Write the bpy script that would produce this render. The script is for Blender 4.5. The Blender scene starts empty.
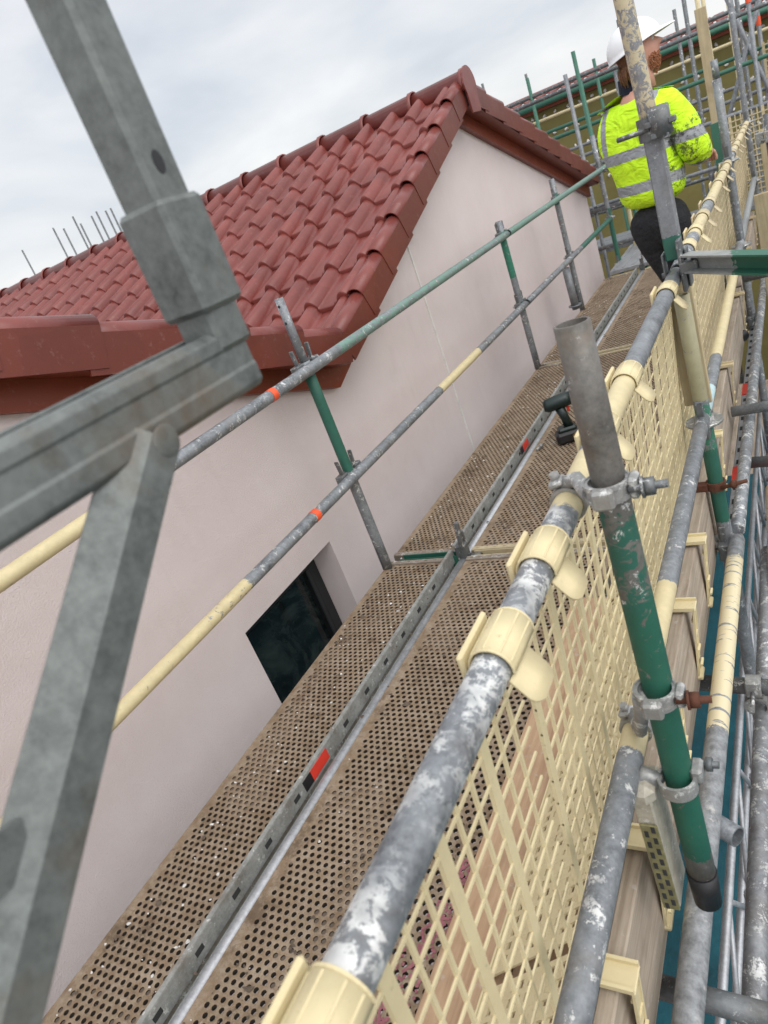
import bpy, math, random
from mathutils import Vector, Matrix, noise as mnoise
random.seed(7)
PI = math.pi
SC = bpy.context.scene
COL = SC.collection
V = Vector

# ------------------------------------------------------------------ mesh helpers
class MB:
    def __init__(s): s.v = []; s.f = []; s.m = []; s.sm = []
    def add(s, vs, fs, mi=0, smooth=False):
        o = len(s.v); s.v += [tuple(p) for p in vs]
        for f in fs: s.f.append(tuple(o + i for i in f)); s.m.append(mi); s.sm.append(smooth)
    def box(s, c, size, rot=None, mi=0, bev=0.0):
        hx, hy, hz = [a / 2 for a in size]; c = V(c)
        if bev <= 0:
            vs = [V((x, y, z)) for x in (-hx, hx) for y in (-hy, hy) for z in (-hz, hz)]
            fs = [(0, 1, 3, 2), (4, 6, 7, 5), (0, 4, 5, 1), (2, 3, 7, 6), (0, 2, 6, 4), (1, 5, 7, 3)]
        else:
            b = min(bev, hx * .9, hy * .9, hz * .9)
            vs = []; idx = {}
            for sx in (-1, 1):
                for sy in (-1, 1):
                    for sz in (-1, 1):
                        for k in range(3):
                            p = [sx * (hx - b), sy * (hy - b), sz * (hz - b)]
                            p[k] = (sx * hx, sy * hy, sz * hz)[k]
                            idx[(sx, sy, sz, k)] = len(vs); vs.append(V(p))
            fs = []
            for k in range(3):
                a, b2 = [(1, 2), (2, 0), (0, 1)][k]
                for sg in (-1, 1):
                    loop = []
                    for (u, w) in ((-1, -1), (1, -1), (1, 1), (-1, 1)):
                        q = [0, 0, 0]; q[k] = sg; q[a] = u; q[b2] = w; loop.append(idx[(q[0], q[1], q[2], k)])
                    fs.append(tuple(loop if sg > 0 else loop[::-1]))
            for k in range(3):                      # edge faces
                a, b2 = [(1, 2), (2, 0), (0, 1)][k]
                for u in (-1, 1):
                    for w in (-1, 1):
                        def I(t, kk):
                            q = [0, 0, 0]; q[k] = t; q[a] = u; q[b2] = w; return idx[(q[0], q[1], q[2], kk)]
                        l = (I(-1, a), I(1, a), I(1, b2), I(-1, b2))
                        fs.append(l if u * w < 0 else l[::-1])
            for sx in (-1, 1):
                for sy in (-1, 1):
                    for sz in (-1, 1):
                        l = tuple(idx[(sx, sy, sz, k)] for k in range(3))
                        fs.append(l if sx * sy * sz > 0 else l[::-1])
        if rot is not None: vs = [rot @ p for p in vs]
        s.add([p + c for p in vs], fs, mi)
    def frame(s, d):
        d = V(d).normalized(); up = V((0, 0, 1)) if abs(d.z) < .9 else V((0, 1, 0))
        a = d.cross(up).normalized(); b = a.cross(d).normalized(); return a, b, d
    def tube(s, p0, p1, r, seg=14, r1=None, hollow=0.0, cap=True, mi=0, rings=1, wob=0.0):
        p0, p1 = V(p0), V(p1); a, b, d = s.frame(p1 - p0); r1 = r if r1 is None else r1
        L = rings; vs = []; fs = []
        for k in range(L + 1):
            t = k / L; c = p0.lerp(p1, t); rr = r + (r1 - r) * t
            for i in range(seg):
                an = 2 * PI * i / seg
                q = rr * (1 + (random.uniform(-wob, wob) if wob else 0))
                vs.append(c + a * math.cos(an) * q + b * math.sin(an) * q)
        for k in range(L):
            for i in range(seg):
                j = (i + 1) % seg; fs.append((k * seg + i, (k + 1) * seg + i, (k + 1) * seg + j, k * seg + j))
        s.add(vs, fs, mi, True)
        if hollow > 0:
            for c, q, sg in ((p0, r, -1), (p1, r1, 1)):
                ri = q - hollow; o = []; n = []
                for i in range(seg):
                    an = 2 * PI * i / seg; e = a * math.cos(an) + b * math.sin(an)
                    o.append(c + e * q); n.append(c + e * ri)
                dd = d * (-sg) * min(.12, (p1 - p0).length * .4)
                n2 = [p + dd for p in n]
                F = []
                for i in range(seg):
                    j = (i + 1) % seg
                    F.append((i, j, seg + j, seg + i) if sg > 0 else (i, seg + i, seg + j, j))
                    F.append((seg + i, seg + j, 2 * seg + j, 2 * seg + i) if sg > 0 else (seg + i, 2 * seg + i, 2 * seg + j, seg + j))
                F.append(tuple(range(2 * seg, 3 * seg)))
                s.add(o + n + n2, F, mi)
        elif cap:
            s.add(vs[:seg], [tuple(range(seg))], mi); s.add(vs[-seg:], [tuple(range(seg - 1, -1, -1))], mi)
    def path(s, pts, r, seg=8, mi=0, rs=None):
        pts = [V(p) for p in pts]; n = len(pts); vs = []
        a = None
        for k in range(n):
            d = (pts[min(k + 1, n - 1)] - pts[max(k - 1, 0)]).normalized()
            if a is None: a, b, _ = s.frame(d)
            else:
                a = (a - d * a.dot(d)).normalized(); b = d.cross(a) * -1
            rr = rs[k] if rs else r
            vs += [pts[k] + a * math.cos(2 * PI * i / seg) * rr + b * math.sin(2 * PI * i / seg) * rr for i in range(seg)]
        fs = [(k * seg + i, k * seg + (i + 1) % seg, (k + 1) * seg + (i + 1) % seg, (k + 1) * seg + i) for k in range(n - 1) for i in range(seg)]
        s.add(vs, fs, mi, True); s.add(vs[:seg], [tuple(range(seg))], mi); s.add(vs[-seg:], [tuple(range(seg - 1, -1, -1))], mi)
    def band(s, c, axis, r, w, t, a0=0, a1=2 * PI, seg=20, mi=0):      # flat clamp band round an axis
        c = V(c); a, b, d = s.frame(axis); vs = []; full = abs(a1 - a0) > 6.28
        n = seg if full else seg + 1
        for i in range(n):
            an = a0 + (a1 - a0) * i / seg; e = a * math.cos(an) + b * math.sin(an)
            for (rr, h) in ((r, -w / 2), (r + t, -w / 2), (r + t, w / 2), (r, w / 2)): vs.append(c + e * rr + d * h)
        fs = []
        for i in range(n if full else n - 1):
            j = (i + 1) % n
            for k in range(4): fs.append((i * 4 + k, j * 4 + k, j * 4 + (k + 1) % 4, i * 4 + (k + 1) % 4))
        if not full: fs += [(0, 1, 2, 3), tuple((n - 1) * 4 + k for k in (3, 2, 1, 0))]
        s.add(vs, fs, mi)
    def prism(s, poly, ax, lo, hi, mi=0):          # poly: 2-D in the other two axes (cyclic order)
        def P(u, w, h):
            return {0: (h, u, w), 1: (u, h, w), 2: (u, w, h)}[ax]
        n = len(poly); vs = [P(u, w, lo) for u, w in poly] + [P(u, w, hi) for u, w in poly]
        fs = [tuple(range(n - 1, -1, -1)), tuple(range(n, 2 * n))] + [(i, (i + 1) % n, n + (i + 1) % n, n + i) for i in range(n)]
        s.add(vs, fs, mi)
    def profile(s, prof, p0, p1, xa, ya, mi=0, closed=True):    # sweep a 2-D outline from p0 to p1
        p0, p1, xa, ya = V(p0), V(p1), V(xa), V(ya); n = len(prof)
        vs = [p0 + xa * u + ya * w for u, w in prof] + [p1 + xa * u + ya * w for u, w in prof]
        fs = [(i, (i + 1) % n, n + (i + 1) % n, n + i) for i in range(n if closed else n - 1)]
        if closed: fs += [tuple(range(n - 1, -1, -1)), tuple(range(n, 2 * n))]
        s.add(vs, fs, mi)
    def ball(s, c, r, seg=14, rings=8, mi=0, sc=(1, 1, 1), rot=None):
        vs = []; fs = []
        for k in range(rings + 1):
            th = PI * k / rings
            for i in range(seg):
                ph = 2 * PI * i / seg
                p = V((math.sin(th) * math.cos(ph) * r * sc[0], math.sin(th) * math.sin(ph) * r * sc[1], math.cos(th) * r * sc[2]))
                if rot is not None: p = rot @ p
                vs.append(p + V(c))
        for k in range(rings):
            for i in range(seg):
                j = (i + 1) % seg; fs.append((k * seg + i, (k + 1) * seg + i, (k + 1) * seg + j, k * seg + j))
        s.add(vs, fs, mi, True)
    def mesh(s, name, fix=True):
        me = bpy.data.meshes.new(name); me.from_pydata(s.v, [], s.f)
        me.polygons.foreach_set('material_index', s.m); me.polygons.foreach_set('use_smooth', s.sm)
        me.update(); return me

def obj(name, mb, mats, parent=None, label=None, bevel=0.0, kind=None, solid=0.0):
    import bmesh
    me = mb.mesh(name)
    bm = bmesh.new(); bm.from_mesh(me)
    bmesh.ops.remove_doubles(bm, verts=bm.verts, dist=1e-6)
    bmesh.ops.recalc_face_normals(bm, faces=bm.faces); bm.to_mesh(me); bm.free()
    o = bpy.data.objects.new(name, me); COL.objects.link(o)
    for m in (mats if isinstance(mats, (list, tuple)) else [mats]): me.materials.append(m)
    if parent: o.parent = parent
    if label: o['label'] = label
    if kind: o['kind'] = kind
    if bevel: m = o.modifiers.new('bevel', 'BEVEL'); m.width = bevel; m.segments = 2; m.limit_method = 'ANGLE'
    if solid: m = o.modifiers.new('solid', 'SOLIDIFY'); m.thickness = solid; m.offset = -1
    return o
def thing(name, label, cat, loc=(0, 0, 0), rz=0, group=None):
    o = bpy.data.objects.new(name, None); COL.objects.link(o); o.location = loc; o.rotation_euler = (0, 0, rz)
    o.empty_display_size = .1; o['label'] = label; o['category'] = cat
    if group: o['group'] = group
    return o
def tag(o, label, cat, group=None):
    o['label'] = label; o['category'] = cat
    if group: o['group'] = group
    return o
def dup(root, loc, label, rz=None, group=None):
    def rec(o, par):
        c = o.copy(); COL.objects.link(c); c.parent = par
        for ch in [x for x in COL.objects if x.parent == o]: rec(ch, c)
        return c
    r = rec(root, None); r.location = loc; r['label'] = label
    if rz is not None: r.rotation_euler = (0, 0, rz)
    if group: r['group'] = group
    return r

# ------------------------------------------------------------------ materials
class NT:
    def __init__(s, name):
        s.mat = bpy.data.materials.new(name); s.mat.use_nodes = True; s.t = s.mat.node_tree
        s.b = s.t.nodes['Principled BSDF']; s.tc = s.n('ShaderNodeTexCoord'); s.geo = s.n('ShaderNodeNewGeometry')
        s.obj = s.tc.outputs['Object']; s.pos = s.geo.outputs['Position']
    def n(s, k): return s.t.nodes.new(k)
    def l(s, a, b): s.t.links.new(a, b)
    def noise(s, scale, detail=4, rough=.6, vec=None, dist=0, stretch=None):
        n = s.n('ShaderNodeTexNoise'); n.inputs['Scale'].default_value = scale; n.inputs['Detail'].default_value = detail
        n.inputs['Roughness'].default_value = rough; n.inputs['Distortion'].default_value = dist
        v = vec or s.obj
        if stretch:
            m = s.n('ShaderNodeMapping'); m.inputs['Scale'].default_value = stretch; s.l(v, m.inputs['Vector']); v = m.outputs[0]
        s.l(v, n.inputs['Vector']); return n.outputs['Fac']
    def ramp(s, fac, stops, interp='LINEAR'):
        r = s.n('ShaderNodeValToRGB'); r.color_ramp.interpolation = interp; e = r.color_ramp.elements
        while len(e) < len(stops): e.new(.5)
        for i, (p, c) in enumerate(stops):
            e[i].position = p; e[i].color = (c, c, c, 1) if isinstance(c, (int, float)) else (*c, 1)
        s.l(fac, r.inputs['Fac']); return r.outputs['Color']
    def mix(s, fac, a, b, mode='MIX'):
        m = s.n('ShaderNodeMix'); m.data_type = 'RGBA'; m.blend_type = mode
        for sock, v in ((m.inputs[0], fac), (m.inputs[6], a), (m.inputs[7], b)):
            if isinstance(v, (int, float)): sock.default_value = v
            elif isinstance(v, tuple): sock.default_value = (*v, 1)
            else: s.l(v, sock)
        return m.outputs[2]
    def math(s, op, a, b=0.0, c=None):
        m = s.n('ShaderNodeMath'); m.operation = op
        for i, v in enumerate((a, b) if c is None else (a, b, c)):
            if isinstance(v, (int, float)): m.inputs[i].default_value = v
            else: s.l(v, m.inputs[i])
        return m.outputs[0]
    def axis(s, k, vec=None):
        x = s.n('ShaderNodeSeparateXYZ'); s.l(vec or s.pos, x.inputs[0]); return x.outputs[k]
    def bump(s, h, strength=.3, dist=.01):
        b = s.n('ShaderNodeBump'); b.inputs['Strength'].default_value = strength; b.inputs['Distance'].default_value = dist
        s.l(h, b.inputs['Height']); s.l(b.outputs[0], s.b.inputs['Normal'])
    def set(s, col=None, rough=None, metal=None, spec=None, coat=None):
        for k, v in (('Base Color', col), ('Roughness', rough), ('Metallic', metal), ('Specular IOR Level', spec), ('Coat Weight', coat)):
            if v is None: continue
            i = s.b.inputs[k]
            if isinstance(v, (int, float)): i.default_value = v
            elif isinstance(v, tuple): i.default_value = (*v, 1)
            else: s.l(v, i)
        return s.mat
    def band(s, coord, lo, hi, edge=.012, nz=None):
        c = s.math('ADD', coord, s.math('MULTIPLY', s.math('SUBTRACT', nz if nz is not None else s.noise(60, 3), .5), edge * 2))
        return s.math('MULTIPLY', s.math('GREATER_THAN', c, lo), s.math('LESS_THAN', c, hi))

CREAM = (.66, .56, .33); GREEN = (.024, .12, .084); RED = (.62, .06, .02)
def steel(name, dark=(.085, .092, .10), light=(.26, .275, .29), paints=(), axis=1, splash=0.0, chips=.5, metal=.35, grime=.35, splash_rng=None, vec='pos'):
    s = NT(name); co = s.pos if vec == 'pos' else s.obj
    n1 = s.noise(14, 6, .7, co); n2 = s.noise(90, 4, .7, co)
    base = s.mix(s.ramp(n1, [(.3, 0), (.7, 1)]), dark, light)
    base = s.mix(s.ramp(n2, [(.35, 0), (.75, .45)]), base, tuple(min(1, c * 1.5) for c in light))
    n3 = s.noise(6, 5, .7, co)
    base = s.mix(s.math('MULTIPLY', s.ramp(n3, [(.52, 0), (.68, 1)]), grime), base, (.14, .10, .065))
    if splash:
        sp = s.math('MULTIPLY', s.ramp(s.noise(34, 8, .78, co, .25), [(.60 - .12 * splash, 0), (.63 - .11 * splash, 1)]), s.ramp(s.noise(11, 4, .6, co), [(.38, .05), (.56, 1)]))
        if splash_rng: sp = s.math('MULTIPLY', sp, s.band(s.axis(axis, co), splash_rng[0], splash_rng[1], .15))
        base = s.mix(sp, base, (.66, .66, .64))
    met = metal; crd = s.axis(axis, co)
    pn = s.noise(45, 6, .75, co, .6)
    mtot = None
    for (lo, hi, c, ch) in paints:
        m = s.band(crd, lo, hi, .02 + ch * .04, pn)
        if ch: m = s.math('MULTIPLY', m, s.ramp(s.noise(38, 7, .75, co, .8), [(.30 + .22 * ch - .02, 0), (.32 + .22 * ch, 1)]))
        pc = s.mix(s.ramp(s.noise(25, 5, .7, co), [(.3, 0), (.8, 1)]), tuple(k * .78 for k in c), c)
        base = s.mix(m, base, pc); mtot = m if mtot is None else s.math('MAXIMUM', mtot, m)
    if mtot is not None: met = s.math('MULTIPLY', s.math('SUBTRACT', 1.0, mtot), metal)
    s.set(base, s.ramp(n1, [(.2, .42), (.8, .62)]), met)
    s.bump(s.mix(.5, n2, n1), .25, .002)
    return s.mat
def simple(name, c, rough=.6, metal=0, var=.25, scale=12, bump=.2, bscale=60, bd=.003):
    s = NT(name); n = s.noise(scale, 5, .65)
    s.set(s.mix(s.ramp(n, [(.25, 0), (.75, 1)]), tuple(k * (1 - var) for k in c), tuple(min(1, k * (1 + var * .5)) for k in c)), rough, metal)
    if bump: s.bump(s.noise(bscale, 4), bump, bd)
    return s.mat

def m_render():
    s = NT('pink_render'); a = s.noise(1.2, 4, .6); b = s.noise(7, 6, .7)
    c = s.mix(s.ramp(a, [(.3, 0), (.7, 1)]), (.615, .53, .518), (.67, .585, .572))
    c = s.mix(s.ramp(b, [(.45, 0), (.8, .4)]), c, (.69, .63, .61))
    drip = s.noise(1, 6, .7, None, 0, (9, 9, .7)); c = s.mix(s.ramp(drip, [(.56, 0), (.78, .16)]), c, (.42, .36, .34))
    c = s.mix(s.ramp(s.noise(2.7, 8, .75), [(.58, 0), (.70, .14)]), c, (.45, .385, .36))
    c = s.mix(s.ramp(s.noise(60, 6, .8), [(.66, 0), (.72, .35)]), c, (.74, .70, .67))
    s.set(c, .93, 0, .2); s.bump(s.mix(.3, s.noise(150, 5, .7), b), .9, .007); return s.mat
def m_tile(name, c0, c1, rough):
    s = NT(name); v = s.n('ShaderNodeTexVoronoi'); v.inputs['Scale'].default_value = 3.4; s.l(s.obj, v.inputs['Vector'])
    c = s.mix(s.ramp(s.noise(3, 4), [(.3, 0), (.7, 1)]), c0, c1)
    c = s.mix(s.math('MULTIPLY', s.axis(0, v.outputs['Color']), .35), c, tuple(k * .66 for k in c0))
    c = s.mix(s.ramp(s.noise(30, 6, .7), [(.58, 0), (.74, .4)]), c, (.27, .16, .14))
    s.set(c, s.ramp(s.noise(8, 4), [(.2, rough - .08), (.8, rough + .1)]), 0, .5); s.bump(s.noise(120, 4), .12, .002); return s.mat
def m_deck():
    s = NT('rusty_deck'); a = s.noise(3.4, 8, .8, s.pos); b = s.noise(24, 6, .7); d = s.noise(160, 3)
    c = s.mix(s.ramp(a, [(.3, 0), (.7, 1)]), (.15, .098, .055), (.30, .22, .145))
    c = s.mix(s.ramp(b, [(.42, 0), (.72, .6)]), c, (.42, .36, .285)); c = s.mix(s.ramp(s.noise(6, 7, .8, s.pos), [(.54, 0), (.62, .75)]), c, (.10, .065, .038)); c = s.mix(s.ramp(s.noise(8, 8, .85, s.pos, .4, None), [(.60, 0), (.67, .6)]), c, (.47, .44, .39))
    c = s.mix(s.ramp(d, [(.55, 0), (.75, .5)]), c, (.09, .06, .04))
    c = s.mix(s.ramp(s.noise(55, 6, .8), [(.66, 0), (.72, .7)]), c, (.50, .48, .44))
    s.set(c, .85, .1); s.bump(b, .4, .003); return s.mat
def m_wood(name, c0, c1, axis=1, knots=True):
    s = NT(name); st = [1, 1, 1]; st = [14, 14, 14]; st[axis] = .9
    g = s.noise(3.2, 7, .7, None, .5, tuple(st)); n = s.noise(5, 4)
    c = s.mix(s.ramp(g, [(.3, 0), (.7, 1)]), c0, c1)
    c = s.mix(s.ramp(n, [(.5, 0), (.75, .45)]), c, tuple(k * .55 for k in c0))
    c = s.mix(s.ramp(s.noise(38, 5), [(.62, 0), (.7, .5)]), c, (.46, .43, .38))
    s.set(c, .85); s.bump(g, .5, .003); return s.mat
def m_plastic(name, c, dirt=.35):
    s = NT(name)
    b = s.mix(s.ramp(s.noise(9, 6, .75, s.pos), [(.42, 0), (.72, dirt)]), c, (c[0] * .55, c[1] * .48, c[2] * .42))
    b = s.mix(s.ramp(s.noise(70, 6, .8, s.pos), [(.60, 0), (.68, .55)]), b, (.30, .24, .15))
    b = s.mix(s.ramp(s.noise(45, 5, .8, s.pos), [(.66, 0), (.70, .7)]), b, (.78, .74, .66))
    s.set(b, .55, 0, .4); s.bump(s.noise(80, 4, .6, s.pos), .2, .001); return s.mat
def m_jacket():
    s = NT('hi_vis_fabric'); z = s.axis(2, s.obj); x = s.axis(0, s.obj); y = s.axis(1, s.obj)
    nz = s.noise(8, 2)
    m = s.math('MAXIMUM', s.band(z, 1.19, 1.245, .006, nz), s.band(z, 1.015, 1.07, .006, nz))
    # shoulder straps of reflective tape
    st = s.math('MULTIPLY', s.band(s.math('ABSOLUTE', x), .125, .165, .004, nz), s.math('GREATER_THAN', z, 1.245))
    m = s.math('MAXIMUM', m, s.math('MULTIPLY', st, s.math('LESS_THAN', s.math('ABSOLUTE', x), .2)))
    c = s.mix(s.ramp(s.noise(7, 4), [(.3, 0), (.7, 1)]), (.52, .86, .01), (.66, .98, .02))
    dirt = s.math('MULTIPLY', s.ramp(s.noise(17, 8, .8, None, .3), [(.5, 0), (.56, 1)]), s.math('GREATER_THAN', x, .12))
    dirt = s.math('MULTIPLY', dirt, s.math('LESS_THAN', z, 1.3))
    c = s.mix(m, c, (.30, .31, .33)); c = s.mix(s.math('MULTIPLY', dirt, .85), c, (.035, .04, .03))
    s.set(c, .75); s.bump(s.noise(9, 3, .5, None, 1.2, (1, 1, 1.6)), .8, .035); return s.mat

M = {}
M['render'] = m_render()
M['tile'] = m_tile('red_roof_tile', (.15, .030, .024), (.225, .050, .038), .36)
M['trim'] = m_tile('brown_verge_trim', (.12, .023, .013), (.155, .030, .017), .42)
M['board'] = m_tile('barge_board', (.18, .032, .011), (.215, .038, .014), .42)
M['galv'] = steel('galvanised', vec='obj')
M['galv_d'] = steel('galvanised_dark', (.07, .075, .078), (.17, .18, .185), vec='obj', metal=.4, splash=.25)
M['galv_c'] = steel('galvanised_channel', (.16, .165, .155), (.34, .345, .33), vec='obj', metal=.25, grime=.5, splash=.15)
M['galv_fg'] = steel('galvanised_frame', (.062, .070, .067), (.185, .20, .19), vec='obj', metal=.4, grime=.7, splash=.0)
M['cast'] = steel('cast_coupler', (.17, .17, .165), (.38, .38, .37), vec='obj', metal=.5, splash=.4)
M['rust'] = simple('rusty_bolt', (.12, .045, .025), .85, .2, .4, 80)
M['green'] = steel('green_paint', vec='obj', paints=((-9, 9, GREEN, .12),))
M['deck'] = m_deck()
M['deckrim'] = steel('deck_rim', (.16, .12, .09), (.30, .27, .23), vec='obj', metal=.2, grime=.6, splash=.3)
M['creamdeck'] = steel('cream_rim', (.16, .12, .09), (.30, .27, .23), vec='obj', metal=.2, paints=((-9, 9, (.50, .42, .27), .35),))
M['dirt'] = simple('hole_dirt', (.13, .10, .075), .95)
M['holewall'] = simple('hole_wall_shade', (.035, .024, .017), .95)  # near-black walls: the shade inside the punched holes is painted into the colour
M['dark'] = simple('dark_gap', (.03, .03, .03), .9)
M['cream'] = m_plastic('cream_plastic', (.66, .565, .34), .25)
M['creamold'] = m_plastic('old_cream_plastic', (.58, .49, .31), .5)
M['creampaint'] = steel('cream_paint', vec='obj', paints=((-20, 20, CREAM, .35),))
M['wood_t'] = m_wood('grey_toe_board', (.22, .17, .125), (.46, .39, .31))
M['wood_p'] = m_wood('tan_timber', (.34, .21, .125), (.53, .37, .235))
M['wood_z'] = m_wood('pale_upright_timber', (.36, .29, .17), (.52, .43, .27), 2)
M['red'] = simple('red_sticker', (.68, .045, .025), .5, 0, .15)
M['orange'] = simple('orange_tape', (.80, .10, .03), .5, 0, .15)
M['black'] = simple('black_plastic', (.012, .012, .014), .5, 0, .3)
M['pink'] = simple('pink_chalk', (.30, .11, .13), .9, 0, .4, 25)
M['white'] = simple('white_plaster', (.72, .70, .67), .9)
M['teal'] = simple('teal_netting', (.010, .095, .125), .75, 0, .5, 3, .4, 40, .01)
M['alu'] = steel('aluminium', (.24, .25, .26), (.42, .43, .45), vec='obj', metal=.6, grime=.15)
M['ground'] = simple('site_ground', (.16, .14, .12), .95, 0, .4, .5, .5, 6, .05)
M['olive'] = simple('olive_sheathing', (.20, .17, .055), .85, 0, .3, 1.2)
def m_glass():
    s = NT('glass_painted_reflection'); c = s.mix(s.ramp(s.noise(3.0, 4, .6, None, 2.0), [(.42, 0), (.7, 1)]), (.004, .006, .006), (.028, .036, .034))  # paler streaks painted into the glass colour stand in for reflections
    return s.set(c, .05, 0, .28)
M['glass'] = m_glass()
M['pvc'] = simple('black_pvc', (.012, .013, .014), .35, 0, .1)
M['skin'] = simple('skin', (.58, .30, .22), .55, 0, .12, 20)
M['hair'] = simple('ginger_hair', (.16, .07, .03), .8, 0, .5, 70, .6, 90, .01)
M['beard'] = simple('ginger_beard', (.38, .15, .07), .85, 0, .5, 90, .6, 120, .006)
M['navy'] = simple('navy_fleece', (.008, .012, .028), .9)
M['trouser'] = simple('black_trousers', (.018, .019, .023), .9, 0, .5, 12, .8, 11, .05)
M['helmet'] = simple('white_helmet', (.78, .79, .80), .3, 0, .08)
M['jacket'] = m_jacket()
M['drillteal'] = simple('dark_teal_casing', (.006, .018, .017), .4, 0, .3)
M['brass'] = simple('yellow_brass', (.50, .28, .05), .45, .3)
M['green_slot'] = simple('olive_galv', (.26, .24, .12), .6, .4, .5, 60)
M['bracket'] = steel('bracket_beige', (.24, .22, .17), (.44, .41, .34), vec='obj', metal=.1, grime=.5, splash=.2)
M['gpaint'] = steel('green_far', vec='obj', paints=((-20, 20, (.04, .15, .10), .35),))
M['leaf'] = simple('leaf', (.05, .075, .03), .8, 0, .5, 3); M['bark'] = simple('bark', (.12, .09, .07), .9)

# ------------------------------------------------------------------ ground + far lower level
g = MB(); g.box((0, 0, -5.25), (900, 900, .5)); o = obj('ground', g, M['ground']); o['kind'] = 'structure'

# ------------------------------------------------------------------ house
WX = -2.10; CAPX = -1.925; BACK = -13.0
G1 = dict(ap=(5.58, 2.015), lo=(2.945, .958)); G1R = dict(ap=(5.58, 2.015), lo=(9.14, .93))
G2 = dict(ap=(-.10, 2.005), lo=(2.945, .958)); G2R = dict(ap=(-.10, 2.005), lo=(-3.30, .85))
house = thing('house', 'pink rendered house with two red tiled gables beside the scaffold', 'house', (-7, 3, -5))
HL = V((-7, 3, -5))
def loc(mb, base):
    mb.v = [tuple(V(p) - base) for p in mb.v]; return mb
W0, W1, WZ0, WZ1 = 1.72, 2.44, -1.15, .148
w = MB()
# gable front wall, with an opening for the window (thick wall made of butted blocks)
def under(Y):
    if Y < -.10: a, b = G2R['lo'], G2R['ap']
    elif Y < 2.945: a, b = G2['ap'], G2['lo']
    elif Y < 5.58: a, b = G1['lo'], G1['ap']
    else: a, b = G1R['ap'], G1R['lo']
    return a[1] + (b[1] - a[1]) * (Y - a[0]) / (b[0] - a[0]) - .07
cuts = [-3.2, -.10, W0, W1, 2.945, 5.58, 9.10]
for a, b in zip(cuts[:-1], cuts[1:]):
    if a == W0:
        w.prism([(a, WZ1), (b, WZ1), (b, under(b)), (a, under(a))], 0, WX - .3, WX)
        w.prism([(a, -5), (b, -5), (b, WZ0), (a, WZ0)], 0, WX - .3, WX)
    else: w.prism([(a, -5), (b, -5), (b, under(b - 1e-6)), (a, under(a + 1e-6))], 0, WX - .3, WX)
w.box((-7.5, 8.955, -2.1), (10.2, .28, 5.8)); w.box((-7.5, -3.06, -2.1), (10.2, .28, 5.8))
w.prism([(-3.2, -5), (9.10, -5), (9.10, .75), (5.58, 1.9), (2.945, .9), (-.1, 1.9), (-3.2, .7)], 0, BACK + .1, BACK + .4)
wall = obj('wall', loc(w, HL), M['render'], house)
jt = MB(); jt.box((WX + .004, 4.25, -1.35), (.008, .014, 5.2))
obj('joint_bead', loc(jt, HL), M['white'], wall, 'thin white vertical joint line in the pink render')
wf = MB(); xg = WX - .17
for (c, sz) in (((xg, (W0 + W1) / 2, WZ1 - .035), (.06, W1 - W0, .07)), ((xg, (W0 + W1) / 2, WZ0 + .035), (.06, W1 - W0, .07)),
                ((xg, W0 + .035, (WZ0 + WZ1) / 2), (.06, .07, WZ1 - WZ0 - .14)), ((xg, W1 - .035, (WZ0 + WZ1) / 2), (.06, .07, WZ1 - WZ0 - .14))): wf.box(c, sz, bev=.006)
win = obj('window', loc(wf, HL), M['pvc'], house)
sh = MB()
for (c, sz) in (((xg + .012, (W0 + W1) / 2, WZ1 - .085), (.05, W1 - W0 - .14, .03)), ((xg + .012, W0 + .085, (WZ0 + WZ1) / 2 - .015), (.05, .03, WZ1 - WZ0 - .17)), ((xg + .012, W1 - .085, (WZ0 + WZ1) / 2 - .015), (.05, .03, WZ1 - WZ0 - .17))): sh.box(c, sz, bev=.004)
obj('sash', loc(sh, HL), M['pvc'], win)
gp = MB(); gp.box((xg - .005, (W0 + W1) / 2, (WZ0 + WZ1) / 2), (.02, W1 - W0 - .13, WZ1 - WZ0 - .13)); obj('pane', loc(gp, HL), M['glass'], win)
sl = MB(); sl.box((WX - .06, (W0 + W1) / 2, WZ0 - .01), (.2, W1 - W0 - .01, .03)); obj('sill', loc(sl, HL), M['pvc'], win)

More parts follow.
